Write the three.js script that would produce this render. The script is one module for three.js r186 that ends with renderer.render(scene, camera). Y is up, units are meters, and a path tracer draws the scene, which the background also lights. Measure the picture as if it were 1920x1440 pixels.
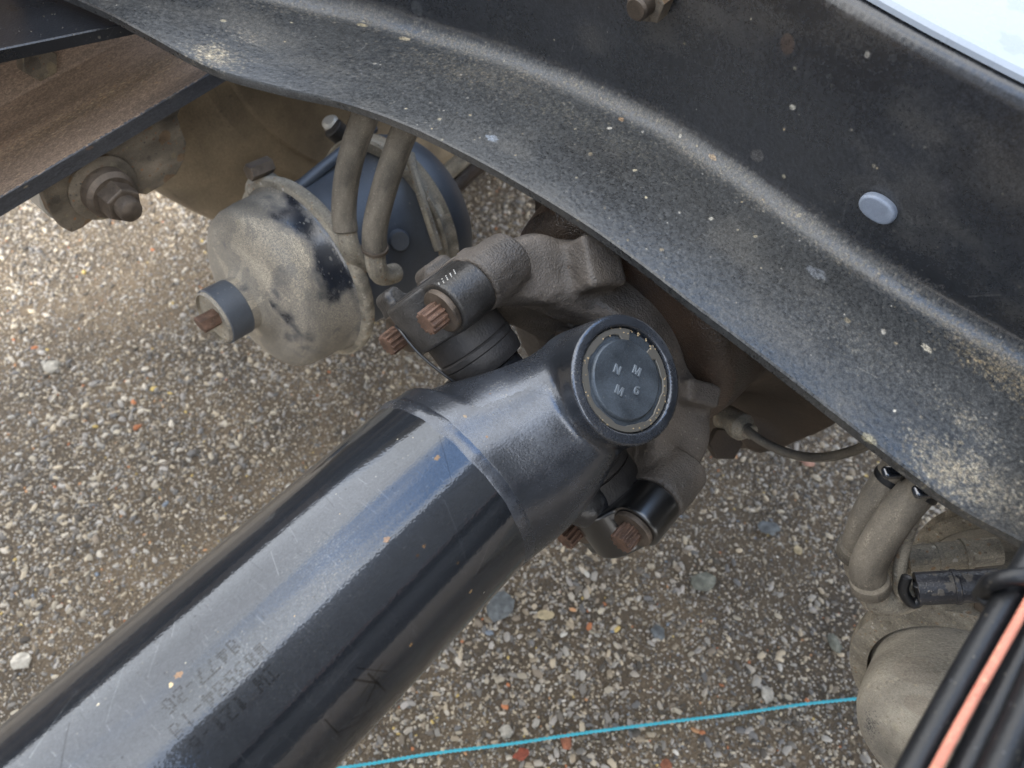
import * as THREE from 'three';
import { mergeGeometries, mergeVertices, toCreasedNormals } from 'three/addons/utils/BufferGeometryUtils.js';
import { RoundedBoxGeometry } from 'three/addons/geometries/RoundedBoxGeometry.js';
import { TextGeometry } from 'three/addons/geometries/TextGeometry.js';
import { FontLoader } from 'three/addons/loaders/FontLoader.js';

// ------------------------------------------------------------------ camera, sky, sun, exposure
// truck axes: +X across the truck, +Y up, -Z towards the rear axle; the phone is held 1 m above the gravel between the frame rails
const V = (x, y, z) => new THREE.Vector3(x, y, z);
const scene = new THREE.Scene();
const FOCAL = 1444, EYE = V(0, 1, 0);
const camera = new THREE.PerspectiveCamera(2 * Math.atan(720 / FOCAL) * 180 / Math.PI, 4 / 3, 0.01, 200);
camera.position.copy(EYE);
camera.rotation.set(-58 * Math.PI / 180, 40.9 * Math.PI / 180, 0, 'YXZ');
camera.updateMatrixWorld();
camera.focus = 0.52; camera.userData.fStop = 8;

const renderer = new THREE.WebGLRenderer({ antialias: true });
renderer.setSize(1024, 768);
renderer.toneMapping = THREE.LinearToneMapping;
renderer.toneMappingExposure = 3.25;
renderer.shadowMap.enabled = true;

const SUN = V(-0.15, 0.86, 1).normalize();
const sun = new THREE.DirectionalLight(new THREE.Color(1, 0.93, 0.82), 2.6);
sun.position.copy(SUN).multiplyScalar(8); sun.castShadow = true; sun.shadow.radius = 16;
Object.assign(sun.shadow.camera, { left: -4, right: 4, top: 4, bottom: -4, near: 0.1, far: 20 });
sun.shadow.mapSize.set(2048, 2048); scene.add(sun);

// ------------------------------------------------------------------ noise
function rng(seed) { let s = seed >>> 0; return () => { s = (s + 0x6d2b79f5) | 0; let t = Math.imul(s ^ (s >>> 15), 1 | s); t = (t + Math.imul(t ^ (t >>> 7), 61 | t)) ^ t; return ((t ^ (t >>> 14)) >>> 0) / 4294967296; }; }
const HT = new Float32Array(65536); { const r = rng(77); for (let i = 0; i < 65536; i++) HT[i] = r(); }
const hash2 = (i, j, s) => HT[(i * 1619 + j * 31337 + s * 6971) & 65535];
function noise2(x, y, per, s) {
  const i = Math.floor(x), j = Math.floor(y); let fx = x - i, fy = y - j; fx = fx * fx * (3 - 2 * fx); fy = fy * fy * (3 - 2 * fy);
  const i0 = ((i % per) + per) % per, i1 = (i0 + 1) % per, j0 = ((j % per) + per) % per, j1 = (j0 + 1) % per;
  const a = hash2(i0, j0, s), b = hash2(i1, j0, s), c = hash2(i0, j1, s), d = hash2(i1, j1, s);
  return a + (b - a) * fx + (c - a + (a - b - c + d) * fx) * fy;
}
function fbm(u, v, f, oct, s) { let a = 0, w = 0.5, t = 0; for (let o = 0; o < oct; o++) { a += w * noise2(u * f, v * f, f, s + o * 13); t += w; w *= 0.5; f *= 2; } return a / t; }
const clamp = (x, a = 0, b = 1) => Math.min(b, Math.max(a, x));
const mix = (a, b, t) => a + (b - a) * t;
const smooth = (a, b, x) => { const t = clamp((x - a) / (b - a)); return t * t * (3 - 2 * t); };

// the sky: broken white cloud on blue, all round
{
  const w = 512, h = 256, data = new Float32Array(w * h * 4);
  for (let j = 0; j < h; j++) for (let i = 0; i < w; i++) {
    const el = (j + 0.5) / h * Math.PI - Math.PI / 2, az = (i + 0.5) / w * 2 * Math.PI, k = Math.max(Math.sin(el), 0);
    const dx = Math.cos(el) * Math.cos(az), dy = Math.sin(el), dz = Math.cos(el) * Math.sin(az);
    const q = 1 / (0.35 + k), U = 0.5 + dx * q * 0.11, W = 0.5 + dz * q * 0.11;
    const n = fbm(U, W, 16, 6, 5), c = smooth(0.33, 0.52, n), th = fbm(U + 0.3, W, 24, 4, 9);
    const hz = Math.exp(-k * 4);
    const sky = [mix(0.27, 0.6, hz), mix(0.42, 0.66, hz), mix(0.70, 0.74, hz)], cl = mix(0.72, 1.12, th);
    const o = (j * w + i) * 4;
    for (let m = 0; m < 3; m++) data[o + m] = dy < -0.02 ? [0.14, 0.13, 0.115][m] : mix(sky[m], cl * [1, 0.995, 0.985][m], c) * 1.25;
    data[o + 3] = 1;
  }
  const t = new THREE.DataTexture(data, w, h, THREE.RGBAFormat, THREE.FloatType);
  t.mapping = THREE.EquirectangularReflectionMapping; t.magFilter = t.minFilter = THREE.LinearFilter; t.needsUpdate = true;
  scene.background = t; scene.environment = t;
}

// ------------------------------------------------------------------ measuring: a point of the photograph lifted to its own distance or onto a plane of the truck
const RT = V(0, 0, 0), UP = V(0, 0, 0), BK = V(0, 0, 0); camera.matrixWorld.extractBasis(RT, UP, BK);
const dirC = (x, y, z) => V(0, 0, 0).addScaledVector(RT, x).addScaledVector(UP, y).addScaledVector(BK, z);
const ray = (px, py) => dirC((px - 960) / FOCAL, (720 - py) / FOCAL, -1);
const at = (px, py, d) => ray(px, py).multiplyScalar(d).add(EYE);
const onY = (px, py, y) => { const r = ray(px, py); return r.multiplyScalar((y - EYE.y) / r.y).add(EYE); };
const onX = (px, py, x) => { const r = ray(px, py); return r.multiplyScalar(x / r.x).add(EYE); };

// ------------------------------------------------------------------ object helpers
const taken = {};
function numbered(n) { if (taken[n] === undefined) { taken[n] = 0; return n; } taken[n]++; return n + '_' + String(taken[n]).padStart(3, '0'); }
function tag(o, label, category, group, kind) { if (label) o.userData.label = label; if (category) o.userData.category = category; if (group) o.userData.group = group; if (kind) o.userData.kind = kind; return o; }
function thing(name, label, category, pos = V(0, 0, 0), group) { const g = new THREE.Group(); g.name = numbered(name); g.position.copy(pos); scene.add(g); return tag(g, label, category, group); }
// geometry is given in world metres; a part is stored relative to its parent
function part(name, geo, mat, parent) {
  const m = new THREE.Mesh(geo, mat); m.castShadow = m.receiveShadow = true;
  if (!parent) { m.name = numbered(name); scene.add(m); return m; }
  m.name = name; parent.updateWorldMatrix(true, false);
  const w = V(0, 0, 0).setFromMatrixPosition(parent.matrixWorld); geo.translate(-w.x, -w.y, -w.z); parent.add(m); return m;
}
// a thing that is one mesh, with its origin at its own middle
function single(name, geo, mat, label, category, group) {
  geo.computeBoundingBox(); const c = V(0, 0, 0); geo.boundingBox.getCenter(c); c.y = geo.boundingBox.min.y; geo.translate(-c.x, -c.y, -c.z);
  const m = part(name, geo, mat); m.position.copy(c); return tag(m, label, category, group);
}
const creased = (g, a) => { g.scale(1000, 1000, 1000); const o = toCreasedNormals(g, a); o.scale(0.001, 0.001, 0.001); return o; };   // its vertex matching works in centimetres
function boxUV(geo, s = 1) {   // uv in metres by the face's main direction
  const g = geo.index ? geo.toNonIndexed() : geo, p = g.attributes.position, uv = new Float32Array(p.count * 2), A = V(0, 0, 0), B = V(0, 0, 0), C = V(0, 0, 0);
  for (let i = 0; i < p.count; i += 3) {
    A.fromBufferAttribute(p, i); B.fromBufferAttribute(p, i + 1); C.fromBufferAttribute(p, i + 2);
    const n = B.clone().sub(A).cross(C.clone().sub(A)), ax = Math.abs(n.x), ay = Math.abs(n.y), az = Math.abs(n.z);
    [A, B, C].forEach((v, k) => { const [a, b] = ay >= ax && ay >= az ? [v.x, v.z] : ax >= az ? [v.z, v.y] : [v.x, v.y]; uv[(i + k) * 2] = a * s; uv[(i + k) * 2 + 1] = b * s; });
  }
  g.setAttribute('uv', new THREE.BufferAttribute(uv, 2)); return g;
}
function frame(o, x, y, z) { return new THREE.Matrix4().makeBasis(x, y, z).setPosition(o); }
function axisFrame(o, ax, hint = V(0, 1, 0)) { const y = ax.clone().normalize(); let x = hint.clone().addScaledVector(y, -hint.dot(y)); if (x.length() < 1e-3) x = V(1, 0, 0).addScaledVector(y, -y.x); x.normalize(); return frame(o, x, y, x.clone().cross(y)); }
const put = (geo, m) => { geo.applyMatrix4(m); return geo; };
// turned body: profile [[radius, height], ...] about an axis
function turned(profile, o, ax, seg = 64, hint, crease = 0.6) {
  const pts = []; profile.forEach(([r, h]) => pts.push(new THREE.Vector2(Math.max(r, 1e-5), h)));
  const g = new THREE.LatheGeometry(pts, seg), arc = [0], uv = g.attributes.uv; for (let i = 1; i < pts.length; i++) arc.push(arc[i - 1] + pts[i].distanceTo(pts[i - 1])); for (let i = 0; i < uv.count; i++) uv.setY(i, arc[i % pts.length] / arc[pts.length - 1]);
  return put(creased(g, crease), axisFrame(o, ax, hint));
}
function tube(points, r, seg = 60, rad = 16, uvs = 1) {
  const c = new THREE.CatmullRomCurve3(points, false, 'centripetal'), L = c.getLength(), g = new THREE.TubeGeometry(c, seg, r, rad, false), uv = g.attributes.uv;
  for (let i = 0; i < uv.count; i++) uv.setXY(i, uv.getX(i) * L * uvs, uv.getY(i) * 2 * Math.PI * r * uvs);
  const e0 = points[0], e1 = points[points.length - 1], t0 = c.getTangent(0), t1 = c.getTangent(1);   // close the ends
  const cap = (p, t) => { const d = new THREE.SphereGeometry(r * 0.999, rad, 8); const q = d.attributes.uv; for (let i = 0; i < q.count; i++) q.setXY(i, q.getX(i) * r * 6 * uvs, q.getY(i) * r * 3 * uvs); d.scale(1, 0.25, 1); return put(d, axisFrame(p, t)); };
  return mergeGeometries([g, cap(e0, t0), cap(e1, t1)]);
}
function prism(shape, depth, o, x, y, z, bevel = 0.0012, seg = 2) {   // flat outline in the x,y axes, thick along z
  const g = new THREE.ExtrudeGeometry(shape, { depth: depth - 2 * bevel, bevelThickness: bevel, bevelSize: bevel, bevelOffset: -bevel, bevelSegments: seg, curveSegments: 24 });
  g.translate(0, 0, bevel); const m = x.clone().cross(y).dot(z) < 0 ? -1 : 1; return put(g, frame(o, x.clone().multiplyScalar(m), y, z));
}
const poly = (n, r, rot = 0) => { const s = new THREE.Shape(); for (let i = 0; i < n; i++) { const a = rot + i / n * 2 * Math.PI; s[i ? 'lineTo' : 'moveTo'](Math.cos(a) * r, Math.sin(a) * r); } s.closePath(); return s; };
const spline = (n, r0, r1) => { const s = new THREE.Shape(); for (let i = 0; i < n * 4; i++) { const a = i / (n * 4) * 2 * Math.PI, r = (i & 3) < 2 ? r1 : r0; s[i ? 'lineTo' : 'moveTo'](Math.cos(a) * r, Math.sin(a) * r); } s.closePath(); return s; };
// casting: distance field meshed with surface nets, in a local frame
function cast(f, lo, hi, h, matrix) {
  const n = [0, 1, 2].map((k) => Math.ceil((hi[k] - lo[k]) / h) + 1), [nx, ny, nz] = n, val = new Float32Array(nx * ny * nz);
  for (let k = 0, i = 0; k < nz; k++) for (let j = 0; j < ny; j++) for (let l = 0; l < nx; l++, i++) val[i] = f(lo[0] + l * h, lo[1] + j * h, lo[2] + k * h);
  const id = new Int32Array(nx * ny * nz).fill(-1), pos = [], idx = [], S = [1, nx, nx * ny];
  const E = []; for (let c = 0; c < 8; c++) for (let k = 0; k < 3; k++) if (!(c >> k & 1)) E.push([c, c | 1 << k]);
  const off = (c) => (c & 1) + (c >> 1 & 1) * nx + (c >> 2 & 1) * nx * ny;
  for (let k = 0; k < nz - 1; k++) for (let j = 0; j < ny - 1; j++) for (let l = 0; l < nx - 1; l++) {
    const b = l + j * nx + k * nx * ny; let m = 0; for (let c = 0; c < 8; c++) if (val[b + off(c)] < 0) m |= 1 << c;
    if (m === 0 || m === 255) continue;
    let x = 0, y = 0, z = 0, q = 0;
    for (const [c, d] of E) { if ((m >> c & 1) === (m >> d & 1)) continue; const u = val[b + off(c)], w = val[b + off(d)], t = u / (u - w); x += mix(c & 1, d & 1, t); y += mix(c >> 1 & 1, d >> 1 & 1, t); z += mix(c >> 2 & 1, d >> 2 & 1, t); q++; }
    id[b] = pos.length / 3; pos.push(lo[0] + (l + x / q) * h, lo[1] + (j + y / q) * h, lo[2] + (k + z / q) * h);
  }
  for (let k = 1; k < nz - 1; k++) for (let j = 1; j < ny - 1; j++) for (let l = 1; l < nx - 1; l++) {
    const b = l + j * nx + k * nx * ny;
    for (let a = 0; a < 3; a++) { const s0 = val[b] < 0, s1 = val[b + S[a]] < 0; if (s0 === s1) continue; const u = S[(a + 1) % 3], w = S[(a + 2) % 3], q = [id[b], id[b - u], id[b - u - w], id[b - w]]; if (s0) idx.push(q[0], q[1], q[2], q[0], q[2], q[3]); else idx.push(q[0], q[2], q[1], q[0], q[3], q[2]); }
  }
  const P = new Float32Array(pos), N = new Float32Array(pos.length), e = h * 0.6;
  for (let i = 0; i < P.length; i += 3) {
    const x = P[i], y = P[i + 1], z = P[i + 2]; let gx = f(x + e, y, z) - f(x - e, y, z), gy = f(x, y + e, z) - f(x, y - e, z), gz = f(x, y, z + e) - f(x, y, z - e); const l = Math.hypot(gx, gy, gz) || 1;
    N[i] = gx / l; N[i + 1] = gy / l; N[i + 2] = gz / l;
  }
  const g = new THREE.BufferGeometry(); g.setAttribute('position', new THREE.BufferAttribute(P, 3)); g.setAttribute('normal', new THREE.BufferAttribute(N, 3)); g.setIndex(idx);
  const out = boxUV(g); return put(out, matrix);
}
const smin = (a, b, k) => { const h = Math.max(k - Math.abs(a - b), 0) / k; return Math.min(a, b) - h * h * k * 0.25; };
const smax = (a, b, k) => -smin(-a, -b, k);
const sdCyl = (u, v, w, r, h, e) => { const x = Math.hypot(u, v) - r + e, y = Math.abs(w) - h + e; return Math.min(Math.max(x, y), 0) + Math.hypot(Math.max(x, 0), Math.max(y, 0)) - e; };
const sdBox = (x, y, z, a, b, c, e) => { x = Math.abs(x) - a + e; y = Math.abs(y) - b + e; z = Math.abs(z) - c + e; return Math.min(Math.max(x, y, z), 0) + Math.hypot(Math.max(x, 0), Math.max(y, 0), Math.max(z, 0)) - e; };
const sdCap = (x, y, z, ax, ay, az, bx, by, bz, ra, rb) => { const px = x - ax, py = y - ay, pz = z - az, dx = bx - ax, dy = by - ay, dz = bz - az, t = clamp((px * dx + py * dy + pz * dz) / (dx * dx + dy * dy + dz * dz)); return Math.hypot(px - dx * t, py - dy * t, pz - dz * t) - mix(ra, rb, t); };

// ------------------------------------------------------------------ surfaces
// a canvas of paint, dust, chips and scratches; gloss and relief are read from the same picture
const rgb = (c, a = 1) => `rgba(${c[0]},${c[1]},${c[2]},${a})`;
function canvas(w, h, base) { const c = document.createElement('canvas'); c.width = w; c.height = h; const x = c.getContext('2d'); x.fillStyle = rgb(base); x.fillRect(0, 0, w, h); return [c, x]; }
function specks(x, w, h, n, r0, r1, cols, a0, a1, seed, where) {
  const R = rng(seed);
  for (let i = 0; i < n; i++) {
    const u = R() * w, v = R() * h, r = mix(r0, r1, Math.pow(R(), 3)), c = cols[Math.floor(R() * cols.length)], a = mix(a0, a1, R()), q = 0.6 + R() * 0.8, rot = R() * 3; if (where && R() > where(u / w, v / h)) continue;
    x.fillStyle = rgb(c, a); x.beginPath(); x.ellipse(u, v, r, r * q, rot, 0, 6.29); x.fill();
  }
}
function blot(x, u, v, rx, ry, n, cols, a, seed, rmax = 2.4) { const R = rng(seed); for (let i = 0; i < n; i++) { const t = R() * 6.283, d = Math.sqrt(-2 * Math.log(R() + 1e-6)) * 0.45, c = cols[Math.floor(R() * cols.length)]; x.fillStyle = rgb(c, a * (0.4 + R())); x.beginPath(); x.ellipse(u + Math.cos(t) * d * rx, v + Math.sin(t) * d * ry, 0.5 + R() * rmax, 0.5 + R() * rmax, 0, 0, 6.29); x.fill(); } }
function patch(x, u, v, r, col, a, seed, aspect = 1) { const R = rng(seed); x.fillStyle = rgb(col, a); x.beginPath(); for (let i = 0; i < 14; i++) { const t = i / 14 * 6.283, q = r * (0.65 + R() * 0.6); x[i ? 'lineTo' : 'moveTo'](u + Math.cos(t) * q, v + Math.sin(t) * q * aspect); } x.closePath(); x.fill(); }
function scratches(x, w, h, n, l0, l1, ang, spread, cols, a0, a1, seed, wid = 1) {
  const R = rng(seed); for (let i = 0; i < n; i++) { const u = R() * w, v = R() * h, l = mix(l0, l1, R() * R()), t = ang + (R() - 0.5) * spread; x.strokeStyle = rgb(cols[Math.floor(R() * cols.length)], mix(a0, a1, R())); x.lineWidth = wid * (0.5 + R()); x.beginPath(); x.moveTo(u, v); x.quadraticCurveTo(u + Math.cos(t) * l * 0.5 + (R() - 0.5) * l * 0.06, v + Math.sin(t) * l * 0.5, u + Math.cos(t) * l, v + Math.sin(t) * l); x.stroke(); }
}
function surface([c, x], { grain = 0.08, tone = 0.25, freq = 8, rough = [0.35, 0.8], lumAt = [0.12, 0.5], bump = 0.0004, seed = 1, size = [1, 1], metal = 0, offset = [0, 0], mat = {}, patchy = null, dustCol = null }) {
  const w = c.width, h = c.height, im = x.getImageData(0, 0, w, h), d = im.data, rt = new Uint8Array(w * h), bt = new Uint8Array(w * h), R = rng(seed * 7 + 3);
  for (let j = 0, o = 0; j < h; j++) for (let i = 0; i < w; i++, o += 4) {
    const u = i / w, v = j / h, k = fbm(u, v, freq, 4, seed), g = R(), f2 = noise2(u * w / 3, v * h / 3, 4096, seed + 3);
    const q = 1 + (k - 0.5) * 2 * tone + (g - 0.5) * 2 * grain + (f2 - 0.5) * grain;
    let a = d[o] * q, b = d[o + 1] * q, e = d[o + 2] * q;
    if (dustCol) { const t = clamp(smooth(dustCol[3], dustCol[4], fbm(u, v, freq * 2, 5, seed + 31)) * dustCol[5] * (0.55 + 0.9 * g)); a = mix(a, dustCol[0], t); b = mix(b, dustCol[1], t); e = mix(e, dustCol[2], t); }
    d[o] = clamp(a, 0, 255); d[o + 1] = clamp(b, 0, 255); d[o + 2] = clamp(e, 0, 255);
    const L = (d[o] * 0.3 + d[o + 1] * 0.59 + d[o + 2] * 0.11) / 255, r = mix(rough[0], rough[1], smooth(lumAt[0], lumAt[1], L)) + (k - 0.5) * 0.12;
    if (!(i & 1) && !(j & 1)) { const p = ((j >> 1) * (w >> 1) + (i >> 1)) * 4; rt[p] = rt[p + 2] = rt[p + 3] = 255; rt[p + 1] = clamp(r, 0.04, 1) * 255; bt[p] = bt[p + 1] = bt[p + 2] = clamp(0.25 + L * 0.8 + (f2 - 0.5) * 0.25 + (k - 0.5) * 0.3) * 255; bt[p + 3] = 255; }
  }
  const mk = (data, col) => { const t = new THREE.DataTexture(data, col ? w : w >> 1, col ? h : h >> 1); t.wrapS = t.wrapT = THREE.RepeatWrapping; t.magFilter = THREE.LinearFilter; t.minFilter = THREE.LinearMipmapLinearFilter; if (col) t.colorSpace = THREE.SRGBColorSpace; t.repeat.set(1 / size[0], 1 / size[1]); t.offset.set(...offset); t.needsUpdate = true; return t; };
  return new THREE.MeshPhysicalMaterial({ map: mk(new Uint8Array(d), true), roughnessMap: mk(rt), roughness: 1, bumpMap: mk(bt), bumpScale: bump, metalness: metal, side: THREE.DoubleSide, ...mat });
}
const TAN = [[196, 180, 148], [170, 152, 120], [214, 202, 176], [150, 134, 108]], GREY = [[120, 122, 124], [150, 150, 148], [96, 98, 100]], RUST = [[120, 72, 40], [150, 88, 46], [92, 58, 38]], BLACKS = [[10, 10, 12], [20, 21, 24]];
const M = {};
{ // cast iron of the pinion yoke: grey brown, grainy
  const a = canvas(1024, 1024, [86, 79, 72]); specks(a[1], 1024, 1024, 5200, 0.6, 2.6, [[136, 126, 114], [62, 56, 50], [156, 146, 130]], 0.2, 0.6, 11); specks(a[1], 1024, 1024, 260, 1, 7, [[158, 148, 130], [112, 84, 60], [64, 54, 46]], 0.15, 0.5, 12);
  M.cast = surface(a, { grain: 0.16, tone: 0.4, freq: 6, rough: [0.5, 0.8], bump: 0.0018, size: [0.22, 0.22], seed: 3, mat: { ior: 1.6 } });
}
{ // black painted steel with dust
  const a = canvas(1024, 1024, [30, 32, 36]); specks(a[1], 1024, 1024, 1600, 0.5, 2.4, [...TAN, ...GREY], 0.2, 0.7, 21); specks(a[1], 1024, 1024, 40, 2, 9, TAN, 0.12, 0.4, 22); scratches(a[1], 1024, 1024, 60, 20, 160, 0.4, 3, GREY, 0.1, 0.4, 23);
  M.black = surface(a, { grain: 0.2, tone: 0.3, rough: [0.30, 0.75], bump: 0.0005, size: [0.25, 0.25], seed: 4, mat: { ior: 1.75 } });
}
{ // weld yoke: satin black oxide with a film of pale dust and little chips
  const a = canvas(1024, 1024, [80, 84, 91]); specks(a[1], 1024, 1024, 3000, 0.5, 2.0, [...TAN, ...GREY, [40, 42, 46]], 0.1, 0.4, 31); for (let i = 0; i < 16; i++) { const r = rng(i + 400); blot(a[1], r() * 1024, r() * 1024, 40 + r() * 50, 30 + r() * 40, 120, TAN, 0.22, i + 40, 1.6); } specks(a[1], 1024, 1024, 26, 2, 8, [[150, 120, 84], [120, 84, 54], [178, 160, 120]], 0.5, 0.9, 32); scratches(a[1], 1024, 1024, 60, 20, 140, 1.2, 1.2, [[150, 152, 154], [24, 26, 28]], 0.1, 0.35, 33);
  M.yoke = surface(a, { grain: 0.14, tone: 0.35, freq: 8, rough: [0.24, 0.5], lumAt: [0.3, 0.62], bump: 0.00022, size: [0.24, 0.24], seed: 5, metal: 0.7, mat: { ior: 1.8 } });
}
{ // bearing cap, dark steel
  const a = canvas(512, 512, [84, 91, 98]); specks(a[1], 512, 512, 900, 0.5, 2, [...GREY, ...TAN], 0.1, 0.4, 41);
  M.cap = surface(a, { grain: 0.12, tone: 0.22, rough: [0.34, 0.6], lumAt: [0.2, 0.5], bump: 0.0003, size: [0.1, 0.1], seed: 6, metal: 0.5 });
}
{ const a = canvas(512, 512, [104, 82, 69]); specks(a[1], 512, 512, 1200, 0.6, 4, [[142, 92, 60], [78, 58, 48], [158, 136, 118], [176, 158, 142]], 0.2, 0.8, 51);
  M.rust = surface(a, { grain: 0.2, tone: 0.4, rough: [0.45, 0.8], bump: 0.0009, size: [0.05, 0.05], seed: 7, metal: 0.35 }); }
{ const a = canvas(512, 512, [98, 88, 78]); specks(a[1], 512, 512, 700, 0.6, 4, [[120, 110, 96], [70, 60, 52], [122, 92, 60]], 0.2, 0.6, 61);
  M.steel = surface(a, { grain: 0.12, tone: 0.35, rough: [0.38, 0.65], bump: 0.0004, size: [0.08, 0.08], seed: 8, metal: 0.55 }); }
{ const a = canvas(512, 512, [142, 151, 165]); specks(a[1], 512, 512, 500, 0.5, 3, [[150, 152, 156], [120, 116, 110]], 0.1, 0.5, 63);
  M.zinc = surface(a, { grain: 0.06, tone: 0.12, rough: [0.3, 0.5], bump: 0.0002, size: [0.06, 0.06], seed: 9, metal: 0.2 }); }
{ // brown rusty iron of the flange behind the joint
  const a = canvas(1024, 1024, [52, 41, 33]); specks(a[1], 1024, 1024, 3000, 0.6, 3, [[96, 66, 42], [36, 30, 26], [120, 92, 60], [76, 64, 52]], 0.15, 0.5, 71); scratches(a[1], 1024, 1024, 500, 10, 90, 0, 0.4, [[34, 28, 24], [112, 84, 54], [128, 104, 72]], 0.1, 0.4, 72); specks(a[1], 1024, 1024, 60, 4, 26, [[128, 84, 44], [104, 64, 36], [120, 100, 74]], 0.08, 0.3, 73);
  M.brown = surface(a, { grain: 0.16, tone: 0.5, freq: 5, rough: [0.3, 0.62], bump: 0.0022, size: [0.2, 0.2], seed: 10, mat: { ior: 1.65 } });
}
{ const a = canvas(1024, 1024, [64, 54, 44]); specks(a[1], 1024, 1024, 1600, 1, 5, [[84, 72, 58], [44, 38, 32], [100, 86, 68]], 0.1, 0.4, 81);
  M.housing = surface(a, { grain: 0.1, tone: 0.45, freq: 5, rough: [0.7, 0.95], bump: 0.001, size: [0.3, 0.3], seed: 11 }); }
{ // dusty rubber hose
  const a = canvas(1024, 512, [103, 96, 85]); specks(a[1], 1024, 512, 2600, 0.6, 3, [[156, 143, 122], [86, 80, 72], [176, 164, 142]], 0.15, 0.5, 91); for (let i = 0; i < 70; i++) { const r = rng(i + 9200); blot(a[1], r() * 1024, r() * 512, 10 + r() * 40, 8 + r() * 22, 160, [[66, 62, 58], [150, 138, 116], [56, 54, 51], [164, 152, 130]], 0.22, i + 50, 1.8); }; scratches(a[1], 1024, 512, 120, 8, 50, 0.5, 3, [[150, 138, 116], [56, 52, 48]], 0.2, 0.5, 93);
  M.hose = surface(a, { grain: 0.14, tone: 0.4, rough: [0.7, 0.95], bump: 0.0006, size: [0.2, 0.1], seed: 12 }); }
{ const a = canvas(512, 512, [26, 27, 29]); specks(a[1], 512, 512, 800, 0.5, 2.5, [...GREY, ...TAN], 0.1, 0.4, 95);
  M.rubber = surface(a, { grain: 0.2, tone: 0.3, rough: [0.4, 0.8], bump: 0.0003, size: [0.1, 0.1], seed: 13 }); }
{ const a = canvas(1024, 1024, [128, 114, 93]); specks(a[1], 1024, 1024, 2400, 0.8, 4, [[128, 112, 90], [74, 66, 56], [146, 130, 106]], 0.1, 0.4, 97); scratches(a[1], 1024, 1024, 160, 30, 260, 1.57, 0.5, [[84, 74, 60], [40, 36, 32]], 0.1, 0.35, 98);
  M.tyre = surface(a, { grain: 0.1, tone: 0.35, rough: [0.75, 0.95], bump: 0.001, size: [0.5, 0.5], seed: 14 }); }
{ const a = canvas(1024, 512, [110, 101, 88]); for (let i = 0; i < 40; i++) { const r = rng(i + 900); patch(a[1], r() * 1024, r() * 512, 14 + r() * 40, [[120, 84, 50], [142, 128, 98], [62, 60, 58], [164, 156, 130]][i % 4], 0.35, i); } specks(a[1], 1024, 512, 900, 0.7, 6, [...RUST, [140, 128, 96], [40, 40, 40]], 0.15, 0.6, 102);
  M.bracket = surface(a, { grain: 0.14, tone: 0.5, freq: 6, rough: [0.45, 0.8], bump: 0.0008, size: [0.2, 0.1], seed: 15, metal: 0.2 }); }
M.white = surface((() => { const a = canvas(512, 512, [170, 179, 190]); for (let i = 0; i < 46; i++) { const r = rng(i + 1300); patch(a[1], r() * 512, r() * 512, 5 + r() * 18, [148, 155, 164], 0.45, i + 5, 0.8); } return a; })(), { grain: 0.01, tone: 0.02, rough: [0.2, 0.3], bump: 0.0001, size: [0.25, 0.25], seed: 16 });  // top panel: reflected sky put into the colour, plus faint drop marks
M.paleMetal = new THREE.MeshPhysicalMaterial({ color: 0xb9b6ae, roughness: 0.5, metalness: 0.4 });
M.string = new THREE.MeshPhysicalMaterial({ color: 0x3aa2b4, roughness: 0.6 });
M.orange = surface((() => { const a = canvas(1024, 128, [206, 134, 112]); specks(a[1], 1024, 128, 900, 1, 5, [[232, 178, 138], [236, 190, 152], [196, 84, 66]], 0.3, 0.8, 110, (u, v) => v > 0.25 && v < 0.7 ? 1 : 0.1); return a; })(), { grain: 0.08, tone: 0.15, rough: [0.5, 0.7], lumAt: [0.3, 0.6], bump: 0.0003, size: [0.12, 0.02], seed: 17 });

// ------------------------------------------------------------------ ground: compacted dirt with pebbles
{
  const a = canvas(2048, 2048, [86, 75, 61]);
  specks(a[1], 2048, 2048, 60000, 0.8, 3.6, [[126, 112, 92], [58, 50, 40], [104, 94, 80], [160, 148, 124], [44, 38, 32], [84, 79, 72]], 0.2, 0.7, 201);
  M.ground = surface(a, { grain: 0.22, tone: 0.3, freq: 16, rough: [0.85, 0.98], bump: 0.006, size: [1.1, 1.1], seed: 18 });
  const g = new THREE.PlaneGeometry(120, 120); g.rotateX(-Math.PI / 2); const p = g.attributes.position, uv = g.attributes.uv; for (let i = 0; i < p.count; i++) uv.setXY(i, p.getX(i), p.getZ(i));
  tag(part('ground', g, M.ground), 'brown compacted dirt ground under the truck', 'ground', null, 'structure');
}
function pebbleGeo(seed, detail = 1, flat = 0.75, rough = 0.22) {
  const g = mergeVertices((() => { const q = new THREE.IcosahedronGeometry(1, detail); q.deleteAttribute('uv'); q.deleteAttribute('normal'); return q; })()), p = g.attributes.position, r = rng(seed), ax = 0.75 + r() * 0.5;
  for (let i = 0; i < p.count; i++) { const k = 1 + (r() - 0.5) * 2 * rough; p.setXYZ(i, p.getX(i) * k * ax, p.getY(i) * k * flat, p.getZ(i) * k / ax); }
  g.computeVertexNormals(); return g;
}
const PEB = [[0.38, 0.335, 0.26], [0.26, 0.215, 0.155], [0.31, 0.29, 0.255], [0.19, 0.175, 0.155], [0.08, 0.07, 0.058], [0.42, 0.375, 0.31], [0.20, 0.165, 0.125], [0.12, 0.105, 0.088], [0.34, 0.315, 0.285], [0.14, 0.135, 0.13], [0.42, 0.355, 0.26]];
const RARE = [[0.42, 0.16, 0.07], [0.50, 0.37, 0.13], [0.5, 0.48, 0.43], [0.17, 0.20, 0.24], [0.54, 0.51, 0.46], [0.48, 0.26, 0.13]];
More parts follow.
